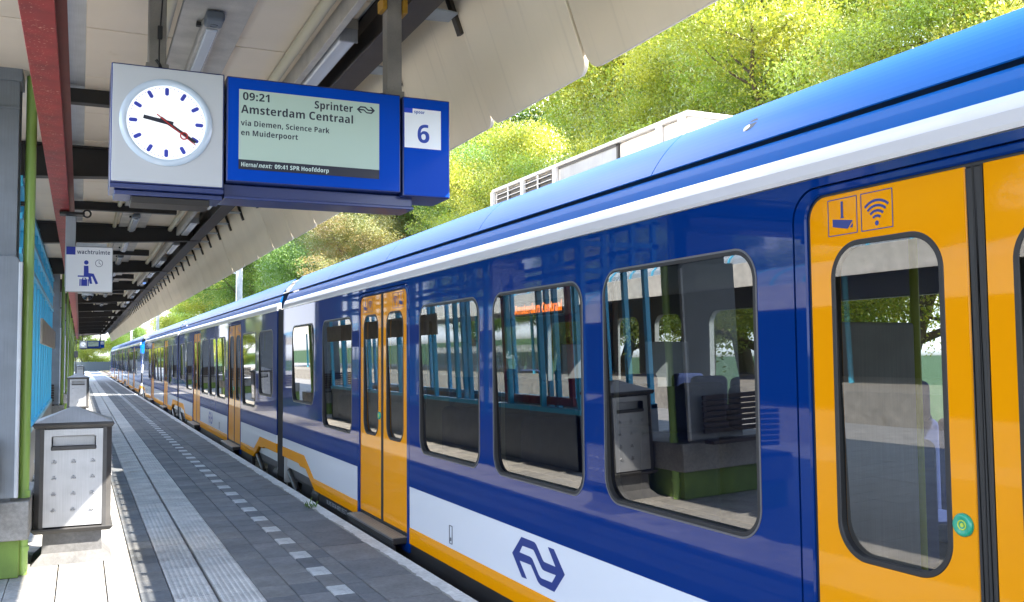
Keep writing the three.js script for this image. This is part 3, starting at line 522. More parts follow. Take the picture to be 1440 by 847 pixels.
// a glass pane set into its frame leaning out a little at the top, as the side windows do
const pane = (s, uc, vc, x) => new THREE.ShapeGeometry(s, 10).translate(-uc, -vc, 0).rotateY(Math.PI / 2).rotateY(0.006).rotateZ(0.024).translate(x, vc - BASE, -uc);
function carriage(spec) {
  const wins = spec.wins.map((w) => [Math.min(w[0], w[1]), Math.max(w[0], w[1]), w[2], w[3]]);
  const { L, doors, cab } = spec, c = thing('train_carriage', spec.label, 'train carriage', A, BASE, spec.z);
  const uN = (v) => cab === 'near' ? 0.05 + Math.max(0, v - 0.9) * 0.8 : 0, uF = (v) => L - (cab === 'far' ? 0.05 + Math.max(0, v - 0.9) * 0.8 : 0);
  const U = (z) => spec.z - z, DW = 0.775, DT = 2.10;
  const ds = doors.map(U).sort((a, b) => a - b);
  // livery bands, cut out for doors and windows
  const blue = () => {
    const s = new THREE.Shape(); s.moveTo(uN(0.47), 0.47);
    for (const d of ds) { s.lineTo(d - DW, 0.47); s.lineTo(d - DW, DT - 0.12); s.absarc(d - DW + 0.12, DT - 0.12, 0.12, Math.PI, Math.PI / 2, true); s.lineTo(d + DW - 0.12, DT); s.absarc(d + DW - 0.12, DT - 0.12, 0.12, Math.PI / 2, 0, true); s.lineTo(d + DW, 0.47); }
    for (const v of [0.47, 0.9, 2.13]) s.lineTo(uF(v), v); s.lineTo(uN(2.13), 2.13); s.lineTo(uN(0.9), 0.9); s.closePath();
    for (const w of wins) s.holes.push(rrect(U(w[1]), U(w[0]), w[2], w[3], 0.125, THREE.Path));
    return s;
  };
  const cuts = [0, ...ds.flatMap((d) => [d - DW, d + DW]), L], whiteS = [], yellowS = [];
  for (let i = 0; i < cuts.length; i += 2) {
    const a = cuts[i], b = cuts[i + 1], n = i === 0, f = i + 2 >= cuts.length, e = 1.28;
    const low = (end, lo, hi, x) => end ? (x === 0 ? hi : lo) : lo;
    const w = [], y = [], t = [];
    if (n) { w.push([a, 0.36], [a + e, 0.36], [a + e + 0.5, 0.15]); y.push([a, 0.235], [a + e - 0.3, 0.235], [a + e - 0.22, 0.21], [a + e + 0.08, 0.21], [a + e + 0.55, 0.02]); t.push([a + e + 0.5, 0.149], [a + e, 0.359], [a, 0.359]); }
    else { w.push([a, 0.15]); y.push([a, 0.02]); t.push([a, 0.149]); }
    if (f) { w.push([b - e - 0.5, 0.15], [b - e, 0.36], [b, 0.36]); y.push([b - e - 0.55, 0.02], [b - e - 0.08, 0.21], [b - e + 0.22, 0.21], [b - e + 0.3, 0.235], [b, 0.235]); t.unshift([b, 0.359], [b - e, 0.359], [b - e - 0.5, 0.149]); }
    else { w.push([b, 0.15]); y.push([b, 0.02]); t.unshift([b, 0.149]); }
    w.push([b, 0.469], [a, 0.469]); whiteS.push(poly(w)); yellowS.push(poly([...y, ...t]));
  }
  obj('blue_side', side(ext(blue(), 0.05), 0), M.blue, c);
  obj('white_band', whiteS.map((s) => side(ext(s, 0.05), 0)), M.white, c);
  obj('yellow_stripe', yellowS.map((s) => side(ext(s, 0.05, 0.006), -0.004)), M.yellow, c);
  // inner lining and the other side of the car, open at the same windows and doors
  const inner = (v0) => { const s = poly([[uN(v0), v0], [uF(v0), v0], [uF(0.9), 0.9], [uF(2.13), 2.13], [uN(2.13), 2.13], [uN(0.9), 0.9]]); for (const w of wins) s.holes.push(rrect(U(w[1]) + 0.01, U(w[0]) - 0.01, w[2] + 0.01, w[3] - 0.01, 0.115, THREE.Path)); for (const d of ds) s.holes.push(rrect(d - 0.68, d + 0.68, 0.12, 2.05, 0.05, THREE.Path)); return s; };
  obj('inner_lining', side(ext(inner(0.1), 0.02), 0.054), M.inner, c);
  const farS = poly([[uN(0), 0], [uF(0), 0], [uF(0.9), 0.9], [uF(2.13), 2.13], [uN(2.13), 2.13], [uN(0.9), 0.9]]);
  for (const w of wins) farS.holes.push(rrect(U(w[1]), U(w[0]), w[2], w[3], 0.125, THREE.Path));
  for (const d of ds) for (const s of [-1, 1]) farS.holes.push(rrect(d + s * 0.37 - 0.225, d + s * 0.37 + 0.225, 0.79, 1.89, 0.11, THREE.Path));
  obj('far_side', side(ext(farS, 0.05), 2.75), M.inner, c);
  for (const w of wins) obj('far_window', side(new THREE.ShapeGeometry(rrect(U(w[1]) - 0.01, U(w[0]) + 0.01, w[2] - 0.01, w[3] + 0.01, 0.13)), 2.745), M.clear, c);
  // floor, ceiling, ends
  obj('floor', bx(0.075, 2.72, 0.0 - BASE, 0.085 - BASE, -uN(0.1) - 0.03, -uF(0.1) + 0.03), M.floor, c);
  obj('inner_ceiling', bx(0.075, 2.72, 2.07 - BASE, 2.10 - BASE, -uN(2.1) - 0.03, -uF(2.1) + 0.03), M.inner, c);
  obj('roof_deck', bx(0.012, 2.78, 2.132 - BASE, 2.16 - BASE, -uN(2.15), -uF(2.15)), M.roofw, c);
  for (const [end, u] of [['near', 0.0], ['far', L - 0.04]]) if (cab !== end) {
    const s = rrect(0.02, 2.78, -0.1, 2.15, 0.02); s.holes.push(rrect(0.75, 2.05, 0.12, 2.0, 0.05, THREE.Path));
    obj('end_wall', ext(s, 0.04).translate(0, -BASE, -u - 0.04), M.inner, c);
  }
  // cant rail, blue strip, roof fairings
  const run = (pts, a, b) => ext(poly(pts), b - a).translate(0, -BASE, -b);
  const rN = uN(2.13), rF = uF(2.13);
  obj('cant_rail', run([[-0.004, 2.134], [-0.006, 2.15], [0.0, 2.19], [0.016, 2.225], [0.030, 2.243], [0.055, 2.243], [0.055, 2.134]], rN, rF), M.cant, c);
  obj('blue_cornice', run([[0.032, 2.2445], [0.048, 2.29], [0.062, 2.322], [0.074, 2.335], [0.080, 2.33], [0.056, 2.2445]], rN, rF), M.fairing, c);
  const prof = [], back = []; for (let k = 0; k <= 10; k++) { const t = k / 10, x = 0.066 + 0.184 * t, v = 2.357 + 0.214 * t, b = 0.013 * 4 * t * (1 - t); prof.push([x - b * 0.76, v + b * 0.65]); back.unshift([x - b * 0.76 + 0.004, v + b * 0.65 - 0.004]); }
  const seams = []; for (let z = spec.seam ?? -3.75; z > spec.z - L - 3; z -= 2.15) if (U(z) > rN + 0.3 && U(z) < rF - 0.3) seams.push(U(z)); for (let z = (spec.seam ?? -3.75) + 2.15; z < spec.z; z += 2.15) seams.unshift(U(z));
  const fu = [rN, ...seams.filter((u) => u > rN + 0.2).sort((a, b) => a - b), rF];
  for (let i = 0; i + 1 < fu.length; i++) {
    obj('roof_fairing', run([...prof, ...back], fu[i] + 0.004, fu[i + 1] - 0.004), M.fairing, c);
    const br = []; for (let u = fu[i] + 0.15; u < fu[i + 1]; u += 0.43) br.push(run([[0.13, 2.40], [0.13, 2.425], [0.15, 2.445], [0.15, 2.40]], u, u + 0.07));
    obj('added_sun_block', br, M.black, c).userData.kind = 'stuff';  // hidden blocks added to break the sun through the slot into dashes
  }
  obj('added_slot_backing', run([[0.20, 2.161], [0.20, 2.405], [0.215, 2.405], [0.215, 2.161]], rN, rF), M.black, c);  // added dark plate: keeps the slot dark from below, lets sun past
  obj('far_fairing', run([[2.74, 2.20], [2.72, 2.33], [2.55, 2.56], [2.54, 2.555], [2.70, 2.33], [2.72, 2.20]], rN, rF), M.roofw, c);
  if (cab) {                                                      // sloping nose
    const f = cab === 'far', P = (v, d = 0) => f ? -uF(v) - d : -uN(v) + d;
    const quad = (v0, v1, d, x0, x1) => { const g = new THREE.BufferGeometry(); const p = [x0, v0 - BASE, P(v0, d), x1, v0 - BASE, P(v0, d), x1, v1 - BASE, P(v1, d), x0, v0 - BASE, P(v0, d), x1, v1 - BASE, P(v1, d), x0, v1 - BASE, P(v1, d)]; g.setAttribute('position', new THREE.Float32BufferAttribute(p, 3)); g.computeVertexNormals(); return g; };
    obj('nose', [quad(-0.2, 0.9, 0, 0, 2.8), quad(0.9, 1.25, 0, 0, 2.8)], M.white, c); obj('nose_brow', quad(1.75, 2.16, 0, 0, 2.8), M.fairing, c);
    obj('windscreen', quad(1.25, 1.75, 0, 0.0, 2.8), phy([0.01, 0.01, 0.012], 0.05, { clearcoat: 1 }), c);
    obj('nose_fairing', [ext(poly([[0, 2.16], [0.5, 2.5], [2.3, 2.5], [2.8, 2.16]]), 0.5).translate(0, -BASE, f ? -rF : -rN - 0.5)], M.fairing, c);
    obj('coupler', [cyl(0.12, 0.5, 0, 0, 0).rotateX(Math.PI / 2).translate(1.4, 0.15 - BASE, P(0) + (f ? -0.22 : 0.22))], M.black, c);
  }
  // underframe
  obj('skirt', [bx(0.012, 0.03, -0.40 - BASE, 0.06 - BASE, -2.0, -(L - 2.0)), bx(0.03, 0.06, -0.40 - BASE, -0.02 - BASE, -2.0, -(L - 2.0)), bx(0.08, 2.72, -0.03 - BASE, -0.002 - BASE, -0.05, -(L - 0.05))], M.black, c);
  for (const u of [0.95, L - 0.95]) {
    const b = obj('bogie', [rb(0.10, 0.2, -0.45 - BASE, -0.22 - BASE, -u - 1.0, -u + 1.0, 0.03), rb(0.10, 0.24, -0.25 - BASE, 0.12 - BASE, -u - 0.28, -u + 0.28, 0.05), bar([0.09, -0.05 - BASE, -u + 0.7], [0.09, -0.05 - BASE, -u + 1.0], 0.09, 14)], M.black, c);
    for (const du of [-0.72, 0.72]) obj('wheel', [new THREE.CylinderGeometry(0.40, 0.40, 0.12, 28).rotateZ(Math.PI / 2).translate(0.33, 0.42, -u - du), new THREE.CylinderGeometry(0.12, 0.14, 0.2, 16).rotateZ(Math.PI / 2).translate(0.2, 0.42, -u - du)], M.black, b);
    obj('damper', [bar([0.05, 0.06 - BASE, -u - 0.75], [0.05, -0.14 - BASE, -u - 0.25], 0.038, 14), bar([0.05, -0.14 - BASE, -u - 0.25], [0.05, -0.20 - BASE, -u - 0.1], 0.022, 10)], M.steel, b);
  }
  // windows
  for (const w of wins) {
    const u0 = U(w[1]), u1 = U(w[0]), ring = rrect(u0 - 0.004, u1 + 0.004, w[2] - 0.004, w[3] + 0.004, 0.128); ring.holes.push(rrect(u0 + 0.014, u1 - 0.014, w[2] + 0.014, w[3] - 0.014, 0.112, THREE.Path));
    const f = obj('window', side(ext(ring, 0.03, 0.002), -0.003), M.rubber, c);
    const trim = rrect(u0 - 0.011, u1 + 0.011, w[2] - 0.011, w[3] + 0.011, 0.135); trim.holes.push(rrect(u0 - 0.003, u1 + 0.003, w[2] - 0.003, w[3] + 0.003, 0.127, THREE.Path));
    obj('window_trim', side(ext(trim, 0.02), -0.0025), M.gasket, f);
    obj('pane', pane(rrect(u0 + 0.006, u1 - 0.006, w[2] + 0.006, w[3] - 0.006, 0.118), (u0 + u1) / 2, (w[2] + w[3]) / 2, 0.013), M.glass, f);
  }
  // doors
  for (const d of ds) {
    const fr = rrect(d - DW + 0.006, d + DW - 0.006, -0.06, DT - 0.006, [0.02, 0.02, 0.114, 0.114]); fr.holes.push(rrect(d - 0.704, d + 0.704, 0.02, 2.066, [0.01, 0.01, 0.085, 0.085], THREE.Path));
    const F = obj('door_frame', side(ext(fr, 0.05, 0.006), -0.002), M.blue, c);
    const gk = rrect(d - 0.706, d + 0.706, 0.016, 2.068, [0.01, 0.01, 0.087, 0.087]); gk.holes.push(rrect(d - 0.694, d + 0.694, 0.085, 2.056, [0.005, 0.005, 0.076, 0.076], THREE.Path));
    obj('gasket', side(ext(gk, 0.04), 0.012), M.rubber, F);
    for (const s of [1, -1]) {                                    // leaf further along the train, then the nearer one
      const lo = d + s * 0.03, hi = d + s * 0.696, a = Math.min(lo, hi), b = Math.max(lo, hi);
      const leaf = rrect(a, b, 0.085, 2.06, s > 0 ? [0, 0, 0.08, 0] : [0, 0, 0, 0.08]);
      const w0 = a + (s > 0 ? 0.092 : 0.105), w1 = b - (s > 0 ? 0.105 : 0.092);
      leaf.holes.push(rrect(w0, w1, 0.80, 1.885, 0.125, THREE.Path));
      const D = obj('door_leaf', side(ext(leaf, 0.045, 0.004), 0.010), M.yellow, c);
      const rim = rrect(w0 - 0.004, w1 + 0.004, 0.796, 1.889, 0.129); rim.holes.push(rrect(w0 + 0.016, w1 - 0.016, 0.816, 1.869, 0.11, THREE.Path));
      obj('window_rim', side(ext(rim, 0.03, 0.003), 0.007), M.rubber, D);
      obj('door_pane', pane(rrect(w0 + 0.008, w1 - 0.008, 0.808, 1.877, 0.118), (w0 + w1) / 2, 1.34, 0.022), M.doorGlass, D);
      obj('rubber_seal', side(ext(rrect(Math.min(d, d + s * 0.028) + (s > 0 ? 0.0015 : 0), Math.max(d, d + s * 0.028) - (s > 0 ? 0 : 0.0015), 0.085, 2.056, 0.002), 0.04, 0.006), 0.006), M.rubber, D);
      // print: camera and wireless signs
      const q = (x0, x1, y0, y1) => { const r = rrect(x0, x1, y0, y1, 0.002); r.holes.push(rrect(x0 + 0.003, x1 - 0.003, y0 + 0.003, y1 - 0.003, 0.001, THREE.Path)); return side(ext(r, 0.001), 0.0085); };
      const o = s > 0 ? b - 0.095 : a + 0.095 , k = s > 0 ? -1 : 1, pr = [];  // from the outer edge inwards
      const bxA = [o, o + k * 0.138].sort((m, n) => m - n), bxB = [o + k * 0.155, o + k * 0.293].sort((m, n) => m - n);
      pr.push(q(bxA[0], bxA[1], 1.912, 2.042), q(bxB[0], bxB[1], 1.912, 2.042));
      const cA = (bxA[0] + bxA[1]) / 2, cB = (bxB[0] + bxB[1]) / 2;
      pr.push(side(ext(poly([[cA - 0.004, 2.03], [cA + 0.006, 2.03], [cA + 0.006, 1.978], [cA + 0.009, 1.971], [cA - 0.008, 1.971], [cA - 0.004, 1.978]]), 0.001), 0.0085));
      pr.push(side(ext(poly([[cA + 0.046, 1.972], [cA + 0.046, 1.945], [cA - 0.024, 1.931], [cA - 0.048, 1.958]]), 0.001), 0.0085), side(ext(poly([[cA - 0.034, 1.934], [cA - 0.048, 1.949], [cA - 0.047, 1.934]]), 0.001), 0.0085));
      pr.push(side(new THREE.CircleGeometry(0.0085, 14).translate(cB, 1.934, 0.001), 0.008));
      for (let m = 0; m < 4; m++) { const r0 = 0.020 + m * 0.0175, sh = new THREE.Shape(); sh.absarc(cB, 1.934, r0 + 0.0085, Math.PI * 0.27, Math.PI * 0.73, false); sh.absarc(cB, 1.934, r0, Math.PI * 0.73, Math.PI * 0.27, true); pr.push(side(ext(sh, 0.001), 0.0085)); }
      obj('door_pictograms', pr, M.print, D);
      if (s > 0) {
        const bt = obj('door_button', new THREE.LatheGeometry([[0, 0.006], [0.012, 0.009], [0.016, 0.009], [0.024, 0.012], [0.031, 0.012], [0.035, 0.006], [0.035, 0]].map((p) => new THREE.Vector2(...p)), 28).rotateZ(Math.PI / 2).translate(0.010, 0.985 - BASE, -(a + 0.048)), M.green, D);
        obj('button_centre', [new THREE.TorusGeometry(0.0135, 0.0022, 8, 24).rotateY(-Math.PI / 2).translate(0.0005, 0.985 - BASE, -(a + 0.048)), new THREE.CylinderGeometry(0.006, 0.007, 0.004, 16).rotateZ(Math.PI / 2).translate(0.002, 0.985 - BASE, -(a + 0.048))], M.pole, bt);
      }
    }
    const st = obj('door_step', [rb(-0.115, 0.03, 0.005 - BASE, 0.052 - BASE, -(d + 0.70), -(d - 0.70), 0.010), rb(-0.108, -0.085, -0.05 - BASE, 0.0 - BASE, -(d + 0.69), -(d - 0.69), 0.008, 1)], M.black, c);
    obj('step_tread', [rb(-0.110, 0.010, 0.053 - BASE, 0.060 - BASE, -(d + 0.69), -(d - 0.69), 0.003, 1), ...[0, 1, 2, 3].map((k) => bx(-0.095 + k * 0.024, -0.087 + k * 0.024, 0.060 - BASE, 0.0625 - BASE, -(d + 0.685), -(d - 0.685)))], M.tread, st);
    obj('step_lip', rb(-0.122, -0.110, 0.040 - BASE, 0.058 - BASE, -(d + 0.70), -(d - 0.70), 0.004, 1), M.steel, st);
    // inside by the door: grab pole and draught screens
    for (const s of [-1, 1]) { obj('draught_screen', [rb(0.12, 0.62, 0.1 - BASE, 1.62 - BASE, -(d + s * 0.80) - 0.014, -(d + s * 0.80) + 0.014, 0.012), rb(2.2, 2.68, 0.1 - BASE, 1.62 - BASE, -(d + s * 0.80) - 0.014, -(d + s * 0.80) + 0.014, 0.012)], M.greyLight, c); obj('grab_pole', bar([0.64, 0.08 - BASE, -(d + s * 0.80)], [0.64, 2.07 - BASE, -(d + s * 0.80)], 0.018, 12), M.pole, c); }
  }
  // seats facing one another under each window
  for (const w of wins) if (w[1] - w[0] > -1.6 && spec.seats) for (const [k, f] of [[0.10, 1], [0.90, -1]]) for (const x of [0.14, 0.62, 1.72, 2.2]) {
    const u = U(w[0]) + (U(w[1]) - U(w[0])) * k, s = f * (U(w[0]) < U(w[1]) ? 1 : -1);
    const st = obj('seat', [rb(x, x + 0.44, 0.50 - BASE, 0.60 - BASE, -u - (s > 0 ? 0.45 : 0), -u + (s > 0 ? 0 : 0.45), 0.04), rb(x, x + 0.44, 0.55 - BASE, 1.12 - BASE, -u - 0.05, -u + 0.05, 0.05), rb(x + 0.06, x + 0.38, 1.10 - BASE, 1.34 - BASE, -u - 0.045, -u + 0.045, 0.045)], M.seat, c);
    obj('seat_base', rb(x + 0.05, x + 0.39, 0.085 - BASE, 0.50 - BASE, -u - 0.06 * s - 0.1, -u - 0.06 * s + 0.1, 0.02, 1), M.black, st);
  }
  // gangway bellows towards the next car
  if (spec.bellows) obj('gangway_bellows', [rb(0.012, 2.765, -0.05 - BASE, 2.14 - BASE, -L - spec.bellows + 0.004, -L - 0.004, 0.01, 1)], M.bellows, c);
  for (const z of spec.logos || []) { const s = poly(LOGO.map(([u, v]) => [u + U(z), v + 0.315])); s.holes.push(new THREE.Path(LOGOH.map(([u, v]) => new THREE.Vector2(u + U(z), v + 0.315)))); obj('railway_logo', side(ext(s, 0.0015), -0.0018), M.print, c); }
  for (const z of spec.handles || []) { const u = U(z); const r = rrect(u - 0.03, u + 0.03, 0.18, 0.31, 0.006); r.holes.push(rrect(u - 0.024, u + 0.024, 0.186, 0.304, 0.004, THREE.Path)); obj('flap_handle', [side(ext(r, 0.004), -0.004), side(ext(rrect(u - 0.006, u + 0.012, 0.20, 0.225, 0.004), 0.004), -0.004)], M.gasket, c); }
  // roof units
  for (const [z0, z1, kind] of spec.units || []) {
    const q0 = -U(z0), q1 = -U(z1), x0 = 0.86, x1 = 1.95, top = kind === 'louvre' ? 2.955 : 2.79, n = obj('roof_unit', [rb(x0 + 0.01, x1, 2.165 - BASE, top - 0.03 - BASE, q1 + 0.02, q0 - 0.02, 0.02), rb(x0 - 0.01, x1 + 0.02, top - 0.032 - BASE, top - BASE, q1, q0, 0.012, 1)], M.roofw, c);
    if (kind === 'louvre') {
      const bay = [[q1 + 0.10, q1 + 0.60], [q1 + 0.68, q1 + 1.15]];
      for (const [a, b] of bay) {
        obj('black_louvre_plate', bx(x0 + 0.002, x0 + 0.012, 2.74 - BASE, 2.91 - BASE, a, b), M.rubber, n);  // black plate stands for the shade inside the louvres
        for (let k = 0; k < 4; k++) obj('louvre_bar', bx(x0 - 0.012, x0, 2.765 - BASE + k * 0.040, 2.770 - BASE + k * 0.040, a, b), M.roofw, n);
        obj('louvre_post', rb(x0 - 0.014, x0, 2.72 - BASE, 2.92 - BASE, (a + b) / 2 - 0.008, (a + b) / 2 + 0.008, 0.003, 1), M.roofw, n);
      }
      for (const z of [q1 + 0.03, q1 + 0.64, q1 + 1.21, q1 + 2.62, q0 - 0.06]) obj('corner_post', rb(x0 - 0.022, x0 + 0.008, 2.2 - BASE, 2.93 - BASE, z - 0.025, z + 0.025, 0.004, 1), M.roofw, n);
      obj('mesh_panel', bx(x0 + 0.001, x0 + 0.009, 2.70 - BASE, 2.905 - BASE, q1 + 1.28, q1 + 2.1), M.mesh, n);
      obj('mesh_frame', [bx(x0 - 0.004, x0 + 0.012, 2.905 - BASE, 2.92 - BASE, q1 + 1.26, q1 + 2.12), bx(x0 - 0.004, x0 + 0.012, 2.2 - BASE, 2.92 - BASE, q1 + 2.1, q1 + 2.125)], M.darkSteel, n);
    }
  }
  return c;
}
const wall = (z0, z1) => [z0, z1, 0.765, 1.89];
const car1 = carriage({
  label: 'nearest blue, white and yellow train carriage, with the orange destination text in its window', z: 2.35, L: 14.68, bellows: 0.42, seats: 1, doors: [-1.936, -7.96],
  wins: [wall(1.9, 0.75), [-2.93, -4.10, 0.78, 1.915], wall(-4.33, -5.50), wall(-5.74, -6.93), wall(-8.94, -10.15), [-10.58, -11.75, 0.97, 1.885]],
  logos: [-4.9], handles: [-6.27], units: [[-4.55, -7.47, 'louvre']],
});
{
  const sg = obj('destination_display', rb(0.075, 0.14, 1.735 - BASE, 1.90 - BASE, -7.82, -6.98, 0.012), std([0.62, 0.60, 0.57], 0.6), car1);
  const cv = document.createElement('canvas'); cv.width = 1024; cv.height = 128; const g = cv.getContext('2d');
  // dot matrix lettering: drawn small, then each lit dot as a round lamp
  const s = document.createElement('canvas'); s.width = 128; s.height = 16; const h = s.getContext('2d'); h.fillStyle = '#000'; h.fillRect(0, 0, 128, 16); h.fillStyle = '#fff'; h.font = 'bold 14px sans-serif'; fit(h, 'Amsterdam Centraal', 2, 13, 124);
  const px = h.getImageData(0, 0, 128, 16).data;
  g.fillStyle = '#0a0704'; g.fillRect(0, 0, 1024, 128);
  for (let j = 0; j < 16; j++) for (let i = 0; i < 128; i++) { const v = px[(j * 128 + i) * 4]; if (v > 105) { g.fillStyle = '#ff7a18'; g.beginPath(); g.arc(i * 8 + 4, j * 8 + 4, 4.1, 0, 7); g.fill(); } }
  const t = new THREE.CanvasTexture(cv); t.colorSpace = THREE.SRGBColorSpace;
  obj('led_text', new THREE.PlaneGeometry(0.66, 0.09).rotateY(-Math.PI / 2).translate(0.0735, 1.785 - BASE, -7.36), new THREE.MeshStandardMaterial({ color: 0x000000, emissive: 0xffffff, emissiveMap: t, emissiveIntensity: 2.2, roughness: 0.6 }), sg, true);
  const c3 = document.createElement('canvas'); c3.width = 512; c3.height = 64; const k = c3.getContext('2d'); k.fillStyle = '#08090a'; k.fillRect(0, 0, 512, 64); k.fillStyle = '#b9bcc0'; k.font = '46px sans-serif'; fit(k, 'NL-NS 94 84 4901 093-7', 14, 48, 484);
  const t3 = new THREE.CanvasTexture(c3); t3.colorSpace = THREE.SRGBColorSpace;
  obj('carriage_number', new THREE.PlaneGeometry(0.86, 0.085).rotateY(-Math.PI / 2).translate(0.0105, -0.03 - BASE, -11.93), new THREE.MeshStandardMaterial({ map: t3, roughness: 0.6 }), car1, true);
  obj('bright_socket_spot', [new THREE.SphereGeometry(0.020, 14, 10).scale(0.4, 1, 1).rotateZ(-0.70).translate(0.131, 2.447 - BASE, -5.468)], M.roofw, car1);  // white ball stands for the bright spot inside the round hole
  obj('dark_socket_disc', [new THREE.CylinderGeometry(0.036, 0.036, 0.004, 24).rotateZ(Math.PI / 2).rotateZ(-0.70).translate(0.1395, 2.459 - BASE, -5.45)], M.rubber, car1);  // dark disc stands for the shade in the round hole
}
carriage({
  label: 'second train carriage from the camera, just beyond the first black gangway', z: -12.75, L: 13.67, bellows: 0.42, seats: 1, doors: [-16.58, -22.25], seam: -14.3,
  wins: [[-13.05, -14.15, 0.97, 1.885], wall(-14.45, -15.68), wall(-17.65, -18.8), wall(-18.98, -19.95), wall(-20.15, -21.3), wall(-23.2, -24.5), [-24.9, -26.1, 0.97, 1.885]],
  logos: [-19.7], handles: [-18.4], units: [[-14.2, -17.8, 'box'], [-20, -24.5, 'box']],
});
carriage({
  label: 'third train carriage, whose sloping nose meets the next train', z: -26.84, L: 15.33, seats: 0, doors: [-30.6, -36.3], cab: 'far', seam: -28,
  wins: [[-27.1, -28.3, 0.97, 1.885], wall(-28.6, -29.7), wall(-31.5, -32.7), wall(-33, -34), wall(-34.3, -35.4), wall(-37.3, -38.5)], units: [[-29, -32.5, 'box'], [-34, -38, 'box']],
});
carriage({
  label: 'leading carriage of the train farther along, its blue and white nose facing the camera', z: -43.3, L: 15.4, bellows: 0.4, seats: 0, doors: [-49.3, -55], cab: 'near', seam: -46,
  wins: [wall(-46.8, -48), wall(-50.3, -51.5), wall(-51.8, -52.8), wall(-53, -54), wall(-56, -57)], units: [[-49, -53, 'box']],
});
carriage({
  label: 'second last carriage visible far down the platform', z: -59.1, L: 14.0, bellows: 0.4, seats: 0, doors: [-63.1, -69], seam: -61,
  wins: [wall(-59.5, -60.7), wall(-61, -62.2), wall(-64.2, -65.4), wall(-65.7, -66.6), wall(-66.9, -68), wall(-70, -71.2)], units: [[-62, -66, 'box']],
});
carriage({
  label: 'last carriage visible at the far end of the platform', z: -73.5, L: 15, seats: 0, doors: [-77.5, -83.5], seam: -75,
  wins: [wall(-73.9, -75.1), wall(-75.4, -76.6), wall(-78.6, -79.8), wall(-80, -81), wall(-81.3, -82.4), wall(-84.5, -85.7)], units: [[-76, -80, 'box']],
});

// ---------------------------------------------------------------- the opposite platform on the left, mirrored in the train
{
  struct(obj('opposite_platform', [bx(-11, -18, -1.3, 0, 12, -110)], M.paverSunTone[0]));
  const c = thing('opposite_canopy', 'opposite platform canopy with white fascia and curved glazed roof, mirrored in the train windows', 'canopy', -11.0, 0, -30);
  obj('fascia', rb(-0.06, 0, 2.6, 3.22, -55, 40, 0.01, 1), std([0.74, 0.74, 0.73], 0.6, { map: T.grime }), c);
  obj('soffit', bx(-4.4, -0.07, 3.12, 3.16, -55, 40), M.ceil, c);
  obj('back_fascia', bx(-4.46, -4.4, 2.6, 3.22, -55, 40), M.greyLight, c);
  const arc = []; for (let k = 0; k <= 14; k++) { const a = k / 14 * Math.PI; arc.push([-2.2 + 2.1 * Math.cos(a), 3.22 + 0.66 * Math.sin(a)]); }
  const strip = (r, w) => poly([...arc.map(([x, y]) => [-2.2 + (x + 2.2) * r, 3.22 + (y - 3.22) * r]), ...arc.map(([x, y]) => [-2.2 + (x + 2.2) * (r - w), 3.22 + (y - 3.22) * (r - w)]).reverse()]);
  const pane = metric(ext(strip(1, 0.006), 1.16)), rib = metric(ext(strip(1.02, 0.04), 0.05));
  for (let k = 0; k < 78; k++) { share('vault_pane', pane, M.opal, c, 0, 0, 38.8 - 1.2 * k - 1.18); share('vault_rib', rib, M.cyan, c, 0, 0, 38.8 - 1.2 * k); }
  const post = metric(cyl(0.07, 3.12, 0, 1.56, 0, 14));
  for (let k = 0; k < 16; k++) share('post', post, M.cyan, c, -2.2, 0, 36 - 6 * k);
  obj('added_dark_backing', rb(-4.3, -4.2, 0, 3.1, -9, 24, 0.01, 1), M.darkSteel, c);  // dark sheet added to make the space under this canopy mirror dark
  const f = thing('picket_fence', 'pale picket fence at the back of the opposite platform, mirrored in the train', 'fence', -17.6, 0, -30);
  const pk = []; for (let k = 0; k < 190; k++) pk.push(bx(-0.02, 0.02, 0, 1.15, 8 - k * 0.2, 8.08 - k * 0.2));
  obj('pickets', pk, M.greyLight, f).userData.kind = 'stuff'; obj('rail', [bx(-0.05, -0.02, 0.25, 0.31, -30, 8.1), bx(-0.05, -0.02, 0.9, 0.96, -30, 8.1)], M.greyLight, f);
}

// ---------------------------------------------------------------- overhead line masts beyond the train
{
  const m = thing('overhead_line_mast', 'pale steel overhead line mast rising behind the second carriage roof', 'mast', 7.0, -0.98, -47, 'overhead line masts beyond the train');
  obj('pole', [rb(-0.14, -0.10, 0, 9.0, -0.12, 0.12, 0.006, 1), rb(0.10, 0.14, 0, 9.0, -0.12, 0.12, 0.006, 1), bx(-0.10, 0.10, 0, 9.0, -0.03, 0.03)], M.mastm, m);
  obj('bracket_arm', [bar([-0.12, 6.6, 0], [-3.0, 7.2, 0], 0.04), bar([-0.12, 7.6, 0], [-3.0, 7.25, 0], 0.03), bar([-3.0, 7.2, 0], [-3.1, 6.3, 0], 0.03), bar([-3.1, 6.3, 0], [-1.9, 6.45, 0], 0.025)], M.mastm, m);
  obj('insulator', [0, 1, 2, 3].map((k) => new THREE.CylinderGeometry(0.07, 0.07, 0.03, 12).rotateZ(Math.PI / 2).translate(-0.35 - k * 0.07, 6.66 + k * 0.013, 0)), M.brick, m);
  copy(m, 7.0, -0.98, -100, 'second mast from the camera, small above the far carriages');
  copy(m, 7.0, -0.98, -152, 'third and most distant mast at the end of the line');
  const w = thing('contact_wire', 'thin overhead contact wire and carrier cable above the train', 'wire', 3.9, 0, 0);
  obj('wire', bar([0, 5.3, 12], [0, 5.3, -200], 0.008, 6), M.steel, w); obj('carrier_cable', tube([[0, 6.2, 5], [0, 5.75, -20], [0, 6.2, -47], [0, 5.75, -73], [0, 6.2, -100], [0, 5.8, -126], [0, 6.2, -152]], 0.008, 6, 80), M.steel, w);
}
